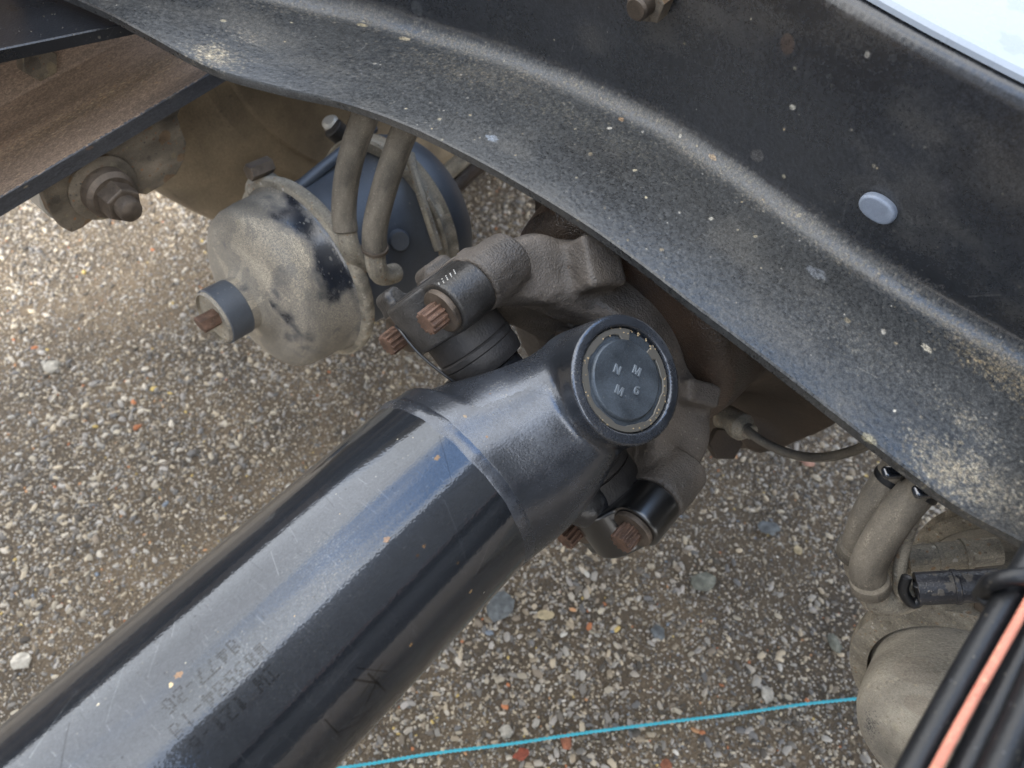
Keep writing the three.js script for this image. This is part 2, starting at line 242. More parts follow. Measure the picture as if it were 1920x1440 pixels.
M.pebble = new THREE.MeshStandardMaterial({ color: 0xffffff, roughness: 0.85 });
function gravel(name, label, n, r0, r1, seed, pw, detail) {
  const geo = pebbleGeo(seed, detail), im = new THREE.InstancedMesh(geo, M.pebble, n), R = rng(seed * 31 + 5), m = new THREE.Matrix4(), q = new THREE.Quaternion(), e = new THREE.Euler(), c = new THREE.Color();
  for (let i = 0; i < n; i++) {
    const x = -1.75 + R() * 2.5, z = -1.5 + R() * 2.15, bare = fbm(x * 0.25 + 0.5, z * 0.25 + 0.5, 16, 4, 61), r = mix(r0, r1, Math.pow(R(), pw)) * mix(0.78, 1.1, smooth(0.34, 0.62, bare));
    e.set((R() - 0.5) * 0.8, R() * 6.28, (R() - 0.5) * 0.8); q.setFromEuler(e);
    m.compose(V(x, r * (-0.15 + R() * 0.35), z), q, V(r * (0.8 + R() * 0.5), r * (0.7 + R() * 0.4), r)); im.setMatrixAt(i, m);
    const k = R() < 0.02 ? RARE[Math.floor(R() * RARE.length)] : PEB[Math.floor(R() * PEB.length)], t = 0.72 + R() * 0.42; c.setRGB(k[0] * t, k[1] * t, k[2] * t); im.setColorAt(i, c);
  }
  im.castShadow = im.receiveShadow = true; im.name = name; scene.add(im); return tag(im, label, 'gravel', null, 'stuff');
}
gravel('gravel', 'rounded tan and grey pebbles bedded in the brown dirt', 60000, 0.0019, 0.0050, 7, 3.2, 1);
gravel('fine_gravel', 'small mixed pebbles filling the ground between larger ones', 210000, 0.0010, 0.0021, 8, 1.4, 1);
gravel('grit', 'fine pale grit scattered over the dirt', 110000, 0.0008, 0.0018, 9, 1.3, 0);

// ------------------------------------------------------------------ crossmember: pressed channel over the joint, lower flange flaring towards the rail
const yF = (x) => 0.62 + 0.035 * smooth(-0.40, -0.60, x) - 0.02 * smooth(0.0, 0.2, x) * 0;
function plan(list, yOf) { // photograph points on a sheet whose height depends on X -> [X, Z]
  return list.map(([px, py]) => { let p = onY(px, py, 0.62); for (let i = 0; i < 12; i++) p = onY(px, py, yOf(p.x)); return [p.x, p.z]; }).sort((a, b) => a[0] - b[0]);
}
function interp(L) { return (x) => { // Catmull-Rom through [X, Z], straight on beyond the ends
  if (x <= L[0][0]) return L[0][1] + (x - L[0][0]) * (L[1][1] - L[0][1]) / (L[1][0] - L[0][0]); const e = L.length - 1; if (x >= L[e][0]) return L[e][1] + (x - L[e][0]) * (L[e][1] - L[e - 1][1]) / (L[e][0] - L[e - 1][0]);
  let i = 0; while (x > L[i + 1][0]) i++; const s = (k) => { const a = L[Math.max(k - 1, 0)], b = L[Math.min(k + 1, e)]; return (b[1] - a[1]) / (b[0] - a[0]); }, h = L[i + 1][0] - L[i][0], t = (x - L[i][0]) / h, t2 = t * t, t3 = t2 * t;
  return (2 * t3 - 3 * t2 + 1) * L[i][1] + (t3 - 2 * t2 + t) * h * s(i) + (-2 * t3 + 3 * t2) * L[i + 1][1] + (t3 - t2) * h * s(i + 1); }; }
const edgeZ = interp(plan([[150, 0], [270, 60], [400, 128], [520, 163], [640, 190], [760, 232], [870, 285], [970, 340], [1100, 420], [1200, 492], [1300, 570], [1400, 645], [1500, 722], [1600, 800], [1700, 878], [1800, 950], [1915, 1012]], yF));
const foldZ = interp(plan([[570, 0], [740, 42], [900, 92], [1060, 150], [1240, 236], [1400, 335], [1560, 448], [1730, 558], [1915, 664]], yF));
const webTop = interp([[-0.9, 0.768], [-0.2, 0.762], [0.4, 0.757]]);
const CM = { x0: -0.80, x1: 0.34, vmax: 0.6 };
const cmUV = (px, py) => { let p = onY(px, py, 0.62); for (let i = 0; i < 12; i++) p = onY(px, py, yF(p.x)); return [(p.x - CM.x0) / (CM.x1 - CM.x0), (edgeZ(p.x) - p.z) / CM.vmax]; };
{ const W = 2048, H = 1024, a = canvas(W, H, [40, 42, 46]), x = a[1];
  const vF = (u) => { const X = mix(CM.x0, CM.x1, u); return (edgeZ(X) - foldZ(X) + 0.004) / CM.vmax; }, onF = (u, v) => v < vF(u) + 0.012 * (fbm(u, v, 60, 3, 8) - 0.3);
  for (let i = 0; i < W; i++) { const R = rng(i + 71); x.fillStyle = rgb([76, 76, 75], 0.6); x.fillRect(i, 0, 1, H * vF(i / W) + 10 * R()); }
  // the flange takes the first part of the sheet, the web the rest
  specks(x, W, H, 34000, 0.4, 1.5, [[150, 142, 124], [112, 108, 100], [178, 168, 146], [96, 96, 96]], 0.12, 0.5, 301, (u, v) => onF(u, v) ? 0.08 + 0.92 * smooth(0.42, 0.66, fbm(u * 2 % 1, v, 12, 4, 55)) : 0.08);
  specks(x, W, H, 900, 0.7, 3.2, [[204, 190, 156], [222, 214, 196], [186, 164, 124]], 0.4, 0.95, 302, (u, v) => onF(u, v) ? 1 : 0.3);
  specks(x, W, H, 240, 3, 14, [[96, 96, 94], [116, 112, 104], [82, 84, 86]], 0.12, 0.4, 303, (u, v) => onF(u, v) ? 0 : 1);
  specks(x, W, H, 26, 4, 12, [[112, 84, 60], [98, 74, 58]], 0.3, 0.6, 304, (u, v) => onF(u, v) ? 0 : 1);
  const B = (px, py, rx, ry, n, al, s, c = TAN) => { const [u, v] = cmUV(px, py); blot(x, u * W, v * H, rx, ry, n, c, al, s, 1.5); };
  B(415, 95, 34, 26, 900, 0.3, 1); B(480, 60, 40, 24, 300, 0.16, 2); B(900, 130, 150, 40, 1500, 0.2, 3, [[150, 134, 104], [128, 116, 96]]); B(1150, 240, 160, 34, 1200, 0.16, 4, [[140, 128, 104], [120, 112, 96]]);
  B(1780, 860, 46, 34, 1000, 0.3, 5); B(1860, 900, 60, 40, 1000, 0.26, 6); B(1880, 680, 70, 26, 900, 0.28, 7, [[150, 128, 92], [170, 150, 116]]); B(1830, 780, 50, 20, 300, 0.2, 8); B(1600, 620, 120, 40, 500, 0.1, 9); B(700, 130, 90, 40, 700, 0.14, 10, [[130, 120, 102], [110, 104, 94]]);
  for (const [px, py, l, c] of [[1540, 500, 13, [112, 117, 124]], [935, 250, 9, [150, 164, 180]], [1640, 808, 8, [196, 186, 150]], [1345, 293, 6, [196, 160, 116]], [1748, 640, 7, [214, 202, 176]], [770, 66, 7, [210, 190, 150]], [690, 40, 6, [208, 188, 140]], [1175, 216, 5, [188, 140, 90]]]) { const [u, v] = cmUV(px, py); patch(x, u * W, v * H, l, c, 0.6, px, 0.6); }
  for (let i = 0; i < 46; i++) { const R = rng(i + 640), u = 0.06 + 0.94 * i / 46; blot(x, u * W, vF(u) * H - 16 * R(), 44, 14 + 12 * R(), 420, [[150, 134, 108], [132, 122, 104], [168, 152, 122]], 0.17, i + 3, 1.3); }
  scratches(x, W, H, 120, 40, 260, 0.1, 0.5, [[96, 95, 92], [30, 31, 33], [120, 114, 102]], 0.08, 0.25, 306);
  scratches(x, W, H, 160, 6, 46, 0.8, 3, [[130, 130, 128], [170, 164, 150]], 0.1, 0.4, 305);
  // worn bend and raw cut edge
  for (let i = 0; i < W; i += 2) { const r = rng(i + 9)();  }
  M.cross = surface(a, { grain: 0.3, tone: 0.22, freq: 10, rough: [0.27, 0.7], lumAt: [0.14, 0.5], bump: 0.0004, size: [CM.x1 - CM.x0, CM.vmax], offset: [-CM.x0 / (CM.x1 - CM.x0), 0], seed: 19, mat: { ior: 1.75 }, dustCol: [112, 106, 96, 0.5, 0.78, 0.28] }); }
{
  const g0 = thing('crossmember', 'black pressed steel crossmember with dusty curved flange over the joint', 'crossmember', V(-0.2, 0.62, -0.35));
  const n = 400, T = 0.0075, pos = [], uv = [], idx = []; let K = 0;
  for (let i = 0; i <= n; i++) {
    const X = mix(CM.x0, CM.x1, i / n), y = yF(X), Ze = edgeZ(X), Zf = foldZ(X), yt = webTop(X), r = 0.016, q = 0.009, P = [];
    P.push([Ze, y - T], [Ze, y - 0.0012], [Ze - 0.0012, y]); for (let k = 1; k < 8; k++) P.push([mix(Ze - 0.0012, Zf + r + 0.0016, k / 7), y]);
    for (let k = 0; k <= 8; k++) { const t = k / 8 * Math.PI / 2; P.push([Zf + r - r * Math.sin(t), y + r - r * Math.cos(t)]); }
    for (let k = 0; k <= 5; k++) P.push([Zf, mix(y + r + 0.0016, yt - q - 0.0016, k / 5)]);
    for (let k = 0; k <= 8; k++) { const t = k / 8 * Math.PI / 2; P.push([Zf - q + q * Math.cos(t), yt - q + q * Math.sin(t)]); }
    P.push([Zf - 0.085, yt], [Zf - 0.085, yt - T]); P.push([Zf - q, yt - T], [Zf - T, yt - q], [Zf - T, y + r]); P.push([Zf + r, y - T], [Ze, y - T]);
    let L = 0; K = P.length; P.forEach(([z, yy], k) => { if (k) L += Math.hypot(z - P[k - 1][0], yy - P[k - 1][1]); pos.push(X, yy, z); uv.push(X, Math.min(L, CM.vmax * 0.98)); });
  }
  for (let i = 0; i < n; i++) for (let k = 0; k < K - 1; k++) { const a = i * K + k, b = a + K; idx.push(a, b, a + 1, b, b + 1, a + 1); }
  const g = new THREE.BufferGeometry(); g.setAttribute('position', new THREE.Float32BufferAttribute(pos, 3)); g.setAttribute('uv', new THREE.Float32BufferAttribute(uv, 2)); g.setIndex(idx);
  part('channel', creased(g, 0.7), M.cross, g0);
  // flat pale bolt head on the web, and the dusty nut higher up
  const onWeb = (px, py) => { let p = onX(px, py, -0.05); let z = foldZ(-0.05); for (let i = 0; i < 14; i++) { const r = ray(px, py); p = r.multiplyScalar(z / r.z).add(EYE); z = foldZ(p.x); } return p; };
  const b = onWeb(1650, 386), s = new THREE.Shape(); for (let i = 0; i < 44; i++) { const t = i / 44 * 6.2832; s[i ? 'lineTo' : 'moveTo'](0.0118 * Math.sign(Math.cos(t)) * Math.pow(Math.abs(Math.cos(t)), 0.8), 0.0084 * Math.sin(t)); } s.closePath();
  part('bolt_head', boxUV(prism(s, 0.006, b.clone().add(V(0, 0, -0.0005)), V(1, -0.15, 0).normalize(), V(0.15, 1, 0).normalize(), V(0, 0, 1), 0.002, 4)), M.zinc, g0);
  const c = onWeb(1232, -12), nb = part('nut', boxUV(prism(poly(6, 0.0145, 0.3), 0.013, c, V(1, 0, 0), V(0, 1, 0), V(0, 0, 1), 0.001)), M.bracket, g0);
  part('bolt_end', boxUV(turned([[0, 0.024], [0.0065, 0.024], [0.008, 0.022], [0.008, 0.012]], c, V(0, 0, 1), 24)), M.steel, g0);
  // added panel on the top flange, painted white for the sky reflected there
  const w = thing('sky_glare_panel', 'white panel painted for sky glare on the wet top flange, with faint drop marks', 'panel', V(0.05, 0.775, -0.5));
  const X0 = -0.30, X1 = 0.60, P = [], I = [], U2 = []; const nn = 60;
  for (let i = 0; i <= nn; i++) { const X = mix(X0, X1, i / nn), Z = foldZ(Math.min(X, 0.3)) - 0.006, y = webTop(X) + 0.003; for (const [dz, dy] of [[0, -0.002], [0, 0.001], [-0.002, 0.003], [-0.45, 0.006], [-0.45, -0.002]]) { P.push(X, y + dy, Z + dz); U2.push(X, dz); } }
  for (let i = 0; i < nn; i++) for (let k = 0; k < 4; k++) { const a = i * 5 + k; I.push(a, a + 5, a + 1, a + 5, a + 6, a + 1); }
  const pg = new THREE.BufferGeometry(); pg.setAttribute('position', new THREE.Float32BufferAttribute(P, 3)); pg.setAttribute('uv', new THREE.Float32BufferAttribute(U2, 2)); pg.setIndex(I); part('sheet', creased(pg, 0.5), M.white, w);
}

// ------------------------------------------------------------------ left frame rail: channel open to the middle, rusty lower flange, upper plate
{ const a = canvas(2048, 512, [132, 112, 94]), x = a[1], W = 2048, H = 512; // u along the rail (1.6 m), v from the open edge inwards
  const D = [[182, 146, 100], [204, 176, 130], [156, 116, 78], [216, 196, 158]];
  for (let i = 0; i < 26; i++) { const r = rng(i + 700); blot(x, W * (0.2 + 0.8 * r()), H * (0.30 + 0.10 * r()), 140 + r() * 160, 34 + r() * 30, 1500, D, 0.2, i + 70, 1.8); }
  for (let i = 0; i < 14; i++) { const r = rng(i + 760); blot(x, W * r(), H * (0.42 + 0.16 * r()), 180, 30, 1100, [[112, 74, 46], [96, 64, 42]], 0.22, i + 99, 1.8); }
  specks(x, W, H, 5200, 0.5, 2.2, [...D, [110, 104, 100]], 0.1, 0.5, 310); scratches(x, W, H, 120, 20, 200, 0, 0.4, [[120, 110, 100], [36, 34, 36]], 0.1, 0.3, 311);
  for (let i = 0; i < W; i += 3) { const r = rng(i + 5)(); x.fillStyle = rgb([54, 57, 62], 0.9); x.fillRect(i, 0, 3, 46 + 5 * r); }
  specks(x, W, H, 5200, 0.8, 5, [[140, 124, 98], [132, 92, 60], [120, 112, 100], [96, 96, 96]], 0.3, 0.8, 313, (u, v) => v > 0.05 && v < 0.105 ? smooth(0.45, 0.7, fbm(u, 0.5, 60, 3, 4)) : 0);
  M.rail = surface(a, { grain: 0.24, tone: 0.35, freq: 10, rough: [0.42, 0.8], lumAt: [0.15, 0.5], bump: 0.0007, size: [1.6, 0.16], seed: 20, mat: { ior: 1.7 } }); }
function strip(path, z0, z1, n = 8, m = null) { // path [[x,y],...] closed section swept along Z, uv = [z, arc length]
  const pos = [], uv = [], idx = [], K = path.length; for (let i = 0; i <= n; i++) { const z = mix(z0, z1, i / n); let L = 0; path.forEach(([x, y], k) => { if (k) L += Math.hypot(x - path[k - 1][0], y - path[k - 1][1]); pos.push(x, y, z); uv.push(z, L); }); }
  for (let i = 0; i < n; i++) for (let k = 0; k < K - 1; k++) { const a = i * K + k, b = a + K; idx.push(a, a + 1, b, b, a + 1, b + 1); }
  const g = new THREE.BufferGeometry(); g.setAttribute('position', new THREE.Float32BufferAttribute(pos, 3)); g.setAttribute('uv', new THREE.Float32BufferAttribute(uv, 2)); g.setIndex(idx); return creased(g, 0.6);
}
{
  const t = thing('frame_rail', 'rusty dust covered frame rail flange meeting the crossmember', 'frame rail', V(-0.65, 0.56, -0.3));
  const e = -0.602, y = 0.56, T = 0.015, w = -0.70;
  const g = strip([[e, y - T], [e, y - 0.001], [e - 0.001, y], [w + 0.02, y], [w + 0.006, y + 0.005], [w, y + 0.02], [w, 0.80], [w - T, 0.80], [w - T, y - T], [e, y - T]], 0.9, -1.7, 30);
  part('lower_flange', g, M.rail, t);
  // upper plate: its edge drops a little towards the crossmember
  const p0 = onX(0, 92, -0.60), p1 = onX(236, 44, -0.60), d = p1.clone().sub(p0), A = p0.clone().addScaledVector(d, -5), B = p1.clone().addScaledVector(d, 0.8);
  const sh = []; for (const q of [A, B]) for (const [dx, dy] of [[0, -0.010], [0, -0.001], [-0.001, 0], [-0.099, 0], [-0.099, -0.010]]) sh.push(q.x + dx, q.y + dy, q.z);
  const ix = []; for (let k = 0; k < 5; k++) { const k2 = (k + 1) % 5; ix.push(k, k2, 5 + k, 5 + k, k2, 5 + k2); }
  const pg = new THREE.BufferGeometry(); pg.setAttribute('position', new THREE.Float32BufferAttribute(sh, 3)); pg.setIndex(ix); part('upper_plate', creased(boxUV(pg), 0.4), M.black, t);
  const b = onX(62, 108, w + 0.001); part('bolt_head', boxUV(prism(poly(6, 0.016), 0.012, b, V(0, 0, 1), V(0, 1, 0), V(-1, 0, 0).negate(), 0.001)), M.bracket, t);
}
{ // right frame rail, under the cable bundle
  const t = thing('frame_rail', 'black frame rail beneath the cable bundle', 'frame rail', V(0.28, 0.56, 0));
  part('channel', strip([[0.262, 0.551], [0.262, 0.56], [0.34, 0.56], [0.345, 0.58], [0.345, 0.80], [0.262, 0.80], [0.262, 0.809], [0.354, 0.809], [0.354, 0.551], [0.262, 0.551]], 0.9, -1.7, 20), M.black, t);
}

// ------------------------------------------------------------------ spring hanger under the left rail
{
  const X = -0.614, t = thing('spring_hanger', 'rusty steel hanger plate with large nut under the frame rail', 'bracket', onX(200, 300, X));
  const pts = [[96, 312], [78, 338], [80, 362], [96, 400], [118, 428], [136, 437], [156, 428], [182, 408], [214, 400], [240, 376], [258, 364], [276, 366], [304, 350], [332, 328], [347, 300], [351, 268], [341, 244], [334, 218], [344, 196], [372, 150], [110, 260]].map(([a, b]) => onX(a, b, X));
  const s = new THREE.Shape(); pts.forEach((p, i) => s[i ? 'lineTo' : 'moveTo'](-p.z, Math.min(p.y, 0.5444))); s.closePath();
  part('plate', boxUV(prism(s, 0.012, V(X - 0.012, 0, 0), V(0, 0, -1), V(0, 1, 0), V(1, 0, 0), 0.0022, 3)), M.bracket, t);
  const c = onX(190, 350, X);
  part('washer', boxUV(turned([[0.014, -0.001], [0.028, -0.001], [0.031, 0.001], [0.031, 0.004], [0.028, 0.006], [0.014, 0.006]], c, V(1, 0, 0), 48)), M.bracket, t);
  part('collar', boxUV(turned([[0.012, 0.006], [0.0225, 0.006], [0.0225, 0.016], [0.019, 0.020], [0.012, 0.020]], c, V(1, 0, 0), 48)), M.steel, t);
  part('nut', boxUV(prism(poly(6, 0.0168, 0.25), 0.019, c.clone().add(V(0.018, 0, 0)), V(0, 0, -1), V(0, 1, 0), V(1, 0, 0), 0.0016)), M.steel, t);
  part('bolt_end', boxUV(turned([[0, 0.050], [0.006, 0.0495], [0.0098, 0.047], [0.0108, 0.044], [0.0108, 0.030]], c, V(1, 0, 0), 40)), M.steel, t);
  part('bush_sleeve', boxUV(turned([[0.0, 0], [0.0265, 0], [0.028, 0.002], [0.028, 0.070], [0.0265, 0.072], [0.0, 0.072]], onX(138, 366, X - 0.012).add(V(-0.073, 0, 0)), V(1, 0, 0), 40)), M.paleMetal, t);
}
// ------------------------------------------------------------------ wheel beyond the rail
{
  const R = 0.545, C = V(-0.73, R, -0.74), t = thing('wheel', 'dusty brown tyre on its wheel behind the hanger bracket', 'wheel', V(C.x - 0.14, 0, C.z));
  const P = [[0.30, 0.0], [0.31, 0.012], [0.345, 0.018], [0.352, 0.022], [0.40, 0.026], [0.404, 0.022], [0.43, 0.020], [0.436, 0.016], [0.48, 0.006], [0.515, -0.014], [0.534, -0.034], [0.541, -0.05]];
  for (const g of [-0.085, -0.14, -0.195]) P.push([0.5445, g + 0.009], [0.532, g + 0.006], [0.532, g - 0.006], [0.5445, g - 0.009]);
  P.push([0.541, -0.23], [0.515, -0.266], [0.44, -0.30], [0.30, -0.28]);
  part('tyre', boxUV(turned(P, C, V(1, 0, 0), 140, V(0, 1, 0), 0.45)), M.tyre, t);
  part('rim', boxUV(turned([[0.302, 0.004], [0.296, 0.010], [0.285, 0.008], [0.278, -0.02], [0.270, -0.08], [0.262, -0.20], [0.10, -0.21]], C, V(1, 0, 0), 96)), M.brown, t);
  part('brake_drum', boxUV(turned([[0.12, 0.05], [0.228, 0.05], [0.236, 0.044], [0.236, 0.01], [0.23, 0.005], [0.23, -0.15]], C, V(1, 0, 0), 96)), M.brown, t);
}
// ------------------------------------------------------------------ brake chambers on the axle
{ const W = 2048, H = 1024, a = canvas(W, H, [34, 38, 46]), x = a[1]; // u round the can, v along it: bare blue black paint with caked tan mud
  for (let j = 0; j < H; j += 2) for (let i = 0; i < W; i += 2) { const u = i / W, v = j / H, n = fbm(u, v * 0.34, 13, 6, 501), k = n + 0.05 + 0.30 * smooth(0.05, 0.20, Math.abs(((u + 0.17) % 1) - 0.5)) - 0.04 + (v < 0.34 ? 0.20 : 0); const g = HT[(i * 91 + j * 57) & 65535], al = smooth(0.36, 0.60, k) * (0.45 + 0.55 * g); if (al > 0.04) { x.fillStyle = rgb((n > 0.6 && g > 0.3 ? [190, 176, 151] : [160, 149, 130]).map((q) => q * (0.84 + 0.28 * g)), al); x.fillRect(i, j, 2, 2); } }
  specks(x, W, H, 2600, 0.8, 5, [[150, 140, 118], [186, 178, 158], [104, 96, 82]], 0.2, 0.7, 502); specks(x, W, H, 300, 2, 14, [[140, 130, 108], [170, 160, 138]], 0.15, 0.5, 503); scratches(x, W, H, 100, 10, 90, 1, 3, [[150, 154, 160], [20, 22, 26]], 0.15, 0.5, 504);
  M.can = surface(a, { grain: 0.14, tone: 0.22, freq: 9, rough: [0.22, 0.85], lumAt: [0.2, 0.5], bump: 0.0003, size: [1, 1], seed: 21, mat: { ior: 1.8 } }); }
M.blueBlack = surface((() => { const a = canvas(512, 512, [70, 75, 82]); specks(a[1], 512, 512, 500, 0.5, 2.5, [[118, 122, 124], [150, 142, 126], [160, 152, 136], [40, 46, 56]], 0.15, 0.5, 510); return a; })(), { grain: 0.06, tone: 0.15, rough: [0.4, 0.7], bump: 0.0002, size: [0.2, 0.2], seed: 22, mat: { ior: 1.7 } });
M.mudBand = surface((() => { const a = canvas(1024, 256, [145, 137, 122]); specks(a[1], 1024, 256, 1800, 0.8, 5, [[176, 164, 140], [98, 90, 80], [140, 104, 72], [204, 198, 186]], 0.2, 0.7, 520); return a; })(), { grain: 0.14, tone: 0.35, rough: [0.5, 0.9], bump: 0.0009, size: [0.3, 0.08], seed: 23, metal: 0.15 });
M.mudDark = surface((() => { const a = canvas(512, 512, [44, 45, 50]); for (let i = 0; i < 60; i++) { const r = rng(i + 2100); patch(a[1], r() * 512, r() * 512, 4 + r() * 22, [150, 138, 118], 0.4, i + 3, 0.8); } specks(a[1], 512, 512, 900, 0.6, 4, [[176, 166, 148], [120, 110, 96]], 0.2, 0.6, 2101); return a; })(), { grain: 0.12, tone: 0.3, rough: [0.3, 0.8], bump: 0.0008, size: [0.07, 0.07], seed: 33 });
function chamber(p0, p1, label, turn, r1, mud = M.can, lip = 1) {   // r1: where the flange ring sits along the can
  const ax = p1.clone().sub(p0), L = ax.length(); ax.normalize(); const t = thing('brake_chamber', label, 'brake chamber', p0, 'spring brake chambers on the axle');
  const hint = V(Math.sin(turn), Math.cos(turn), 0), S = L / 0.334;
  const lat = (P, mat, name, crease) => { let g = turned(P.map(([r, h]) => [r, h * S]), p0, ax, 96, hint, crease); if (mat !== mud) g = boxUV(g); return part(name, g, mat, t); };
  const k1 = (h) => 0.04 + (h - 0.04) * (r1 - 0.04) / 0.136;
  lat([[0.0245, 0.000], [0.0265, 0.002], [0.0272, 0.012], [0.0272, 0.040], ...[[0.034, 0.050], [0.060, 0.058], [0.073, 0.066], [0.081, 0.078], [0.0845, 0.094], [0.086, 0.12], [0.087, 0.172], [0.090, 0.178]].map(([r, h]) => [r, k1(h)])], mud, 'spring_housing', 0.9);
  lat([[0.0270, 0.003], [0.0280, 0.004], [0.0280, 0.030], [0.0270, 0.031]], mud === M.can ? M.blueBlack : M.mudBand, 'snout_collar', 0.6);
  lat([[0, 0.006], [0.0245, 0.004], [0.0245, 0.0]], M.mudBand, 'snout_face');
  lat([[0.090, 0], [0.0955, 0.001], [0.0975, 0.005], [0.0975, 0.011], [0.0955, 0.015], [0.083, 0.016]].map(([r, h]) => [r > 0.091 ? r * lip : r, h * (lip > 1 ? 1.7 : 1) + r1 - (lip > 1 ? 0.008 : 0)]), M.mudBand, 'flange_ring', 0.9);
  lat([[0.088, r1 + 0.015], [0.083, r1 + 0.02], [0.0815, r1 + 0.035], [0.084, 0.242], [0.088, 0.250]], mud === M.can ? M.blueBlack : mud, 'centre_body', 0.9);
  lat([[0.088, 0.258], [0.0985, 0.258], [0.1005, 0.261], [0.097, 0.2655], [0.097, 0.2735], [0.1005, 0.278], [0.0985, 0.281], [0.086, 0.281]].map(([r, h]) => [r, h - 0.012]), M.mudBand, 'clamp_ring', 0.9);
  lat([[0.093, 0.267], [0.0945, 0.274], [0.093, 0.288], [0.086, 0.308], [0.072, 0.322], [0.05, 0.332], [0, 0.336]], M.blueBlack, 'end_dome', 0.9);
  for (const [an, hh] of [[0.6, r1 + 0.008], [2.4, 0.257]]) { const q = V(Math.cos(an) * 0.106 * lip, hh * S, Math.sin(an) * 0.106 * lip).applyMatrix4(axisFrame(p0, ax, V(0, 1, 0))); part('clamp_bolt', boxUV(prism(poly(6, 0.0085), 0.026, q.clone().addScaledVector(ax, -0.013), V(1, 0, 0).addScaledVector(ax, -ax.x).normalize(), ax.clone().cross(V(1, 0, 0).addScaledVector(ax, -ax.x).normalize()), ax, 0.001)), M.steel, t); }
  part('release_bolt', boxUV(prism(poly(6, 0.009), 0.022, p0.clone().addScaledVector(ax, -0.014), V(1, 0, 0).addScaledVector(ax, -ax.x).normalize(), V(0, 1, 0), ax, 0.001)), M.rust, t);
  return { t, ax, at: (h, r, ang) => { const f = axisFrame(p0, ax, V(0, 1, 0)); return V(Math.cos(ang) * r, h * S, Math.sin(ang) * r).applyMatrix4(f); } };
}
const XL = -0.497;
const chL = chamber(onX(398, 598, XL), onX(806, 382, XL), 'brake chamber can caked with tan mud beside the tyre', 0, 0.118);
{ // breather pipe along the can, with its dusty boss
  const p = (px, py, d) => at(px, py, d);
  part('breather_pipe', tube([p(508, 432, 0.735), p(507, 412, 0.728), p(522, 388, 0.728), p(560, 352, 0.745), p(650, 278, 0.79), p(700, 240, 0.82)], 0.0058, 60, 14, 1), M.blueBlack, chL.t);
  part('pipe_socket', boxUV(turned([[0.004, 0], [0.009, 0], [0.010, 0.003], [0.009, 0.007], [0.004, 0.008]], p(508, 434, 0.738), V(0, 1, 0.2), 24)), M.mudBand, chL.t);
  const b = p(505, 362, 0.79); part('mount_boss', boxUV(turned([[0, 0.026], [0.015, 0.024], [0.019, 0.017], [0.019, -0.02], [0, -0.02]], b, V(0.3, 0.7, 0.35), 32)), M.mudBand, chL.t);
  part('push_rod_bracket', tube([p(770, 290, 0.775), p(778, 330, 0.765), p(800, 400, 0.765), p(822, 468, 0.78)], 0.0046, 40, 10), M.mudBand, chL.t);
  part('port_boss', boxUV(turned([[0.0, 0.022], [0.009, 0.022], [0.011, 0.018], [0.011, 0.006], [0.016, 0.004], [0.016, -0.02], [0, -0.02]], p(742, 448, 0.775), V(0.7, 0.6, 0.3), 32)), M.blueBlack, chL.t);
}
const XR = 0.205; M.canDusty = surface((() => { const a = canvas(1024, 512, [148, 141, 128]), R = rng(41); specks(a[1], 1024, 512, 5000, 0.8, 4, [[168, 156, 134], [104, 96, 84], [182, 172, 152]], 0.1, 0.45, 820); specks(a[1], 1024, 512, 90, 6, 30, [[112, 102, 88], [160, 148, 126]], 0.08, 0.25, 821); for (let i = 0; i < 12; i++) blot(a[1], R() * 1024, R() * 512, 40, 20, 260, [[54, 54, 56], [70, 68, 66]], 0.35, 830 + i, 2); scratches(a[1], 1024, 512, 60, 20, 120, 0.6, 2.5, [[196, 186, 164]], 0.2, 0.5, 822); return a; })(), { grain: 0.1, tone: 0.4, freq: 7, rough: [0.6, 0.92], bump: 0.0012, size: [1, 1], seed: 37 });
const chR = chamber(onX(1785, 1570, XR), onX(1992, 1040, XR), 'brake chamber can caked with dry mud beside the cable bundle', 1.9, 0.122, M.canDusty, 1.09);

// ------------------------------------------------------------------ air hoses
function hose(points, r, label, group, mat = M.hose) { const t = thing('air_hose', label, 'hose', points[0], group); part('rubber_hose', tube(points, r, 90, 24), mat, t); return t; }
function ring(t, name, p, ax, r, w, mat, n = 32) { return part(name, boxUV(turned([[r * 0.7, 0], [r * 0.97, 0], [r, w * 0.12], [r, w * 0.88], [r * 0.97, w], [r * 0.7, w]], p, ax, n)), mat, t); }
{ // the left pair, down to the can
  const a = [at(706, 176, 0.62), at(682, 225, 0.635), at(660, 290, 0.655), at(648, 350, 0.675), at(645, 405, 0.69), at(648, 432, 0.695)];
  const h1 = hose(a, 0.0112, 'dusty rubber air hose with pale flecks, upper of the pair at the mud caked can', 'hoses to the left can');
  part('elbow', tube([at(648, 425, 0.695), at(655, 462, 0.705), at(672, 484, 0.72), at(700, 495, 0.735)], 0.0098, 24, 16), M.mudBand, h1);
  const b = [at(800, 190, 0.61), at(764, 236, 0.625), at(738, 300, 0.645), at(716, 370, 0.665), at(703, 430, 0.68), at(702, 470, 0.69)];
  const h2 = hose(b, 0.0112, 'dusty rubber air hose with a metal ferrule, over the middle of the mud caked can', 'hoses to the left can');
  ring(h2, 'ferrule', at(703, 462, 0.687), at(703, 480, 0.695).sub(at(703, 462, 0.687)), 0.0122, 0.004, M.steel);
  part('elbow', tube([at(702, 470, 0.69), at(706, 500, 0.70), at(716, 516, 0.715), at(740, 512, 0.735)], 0.0095, 24, 16), M.mudBand, h2);
}
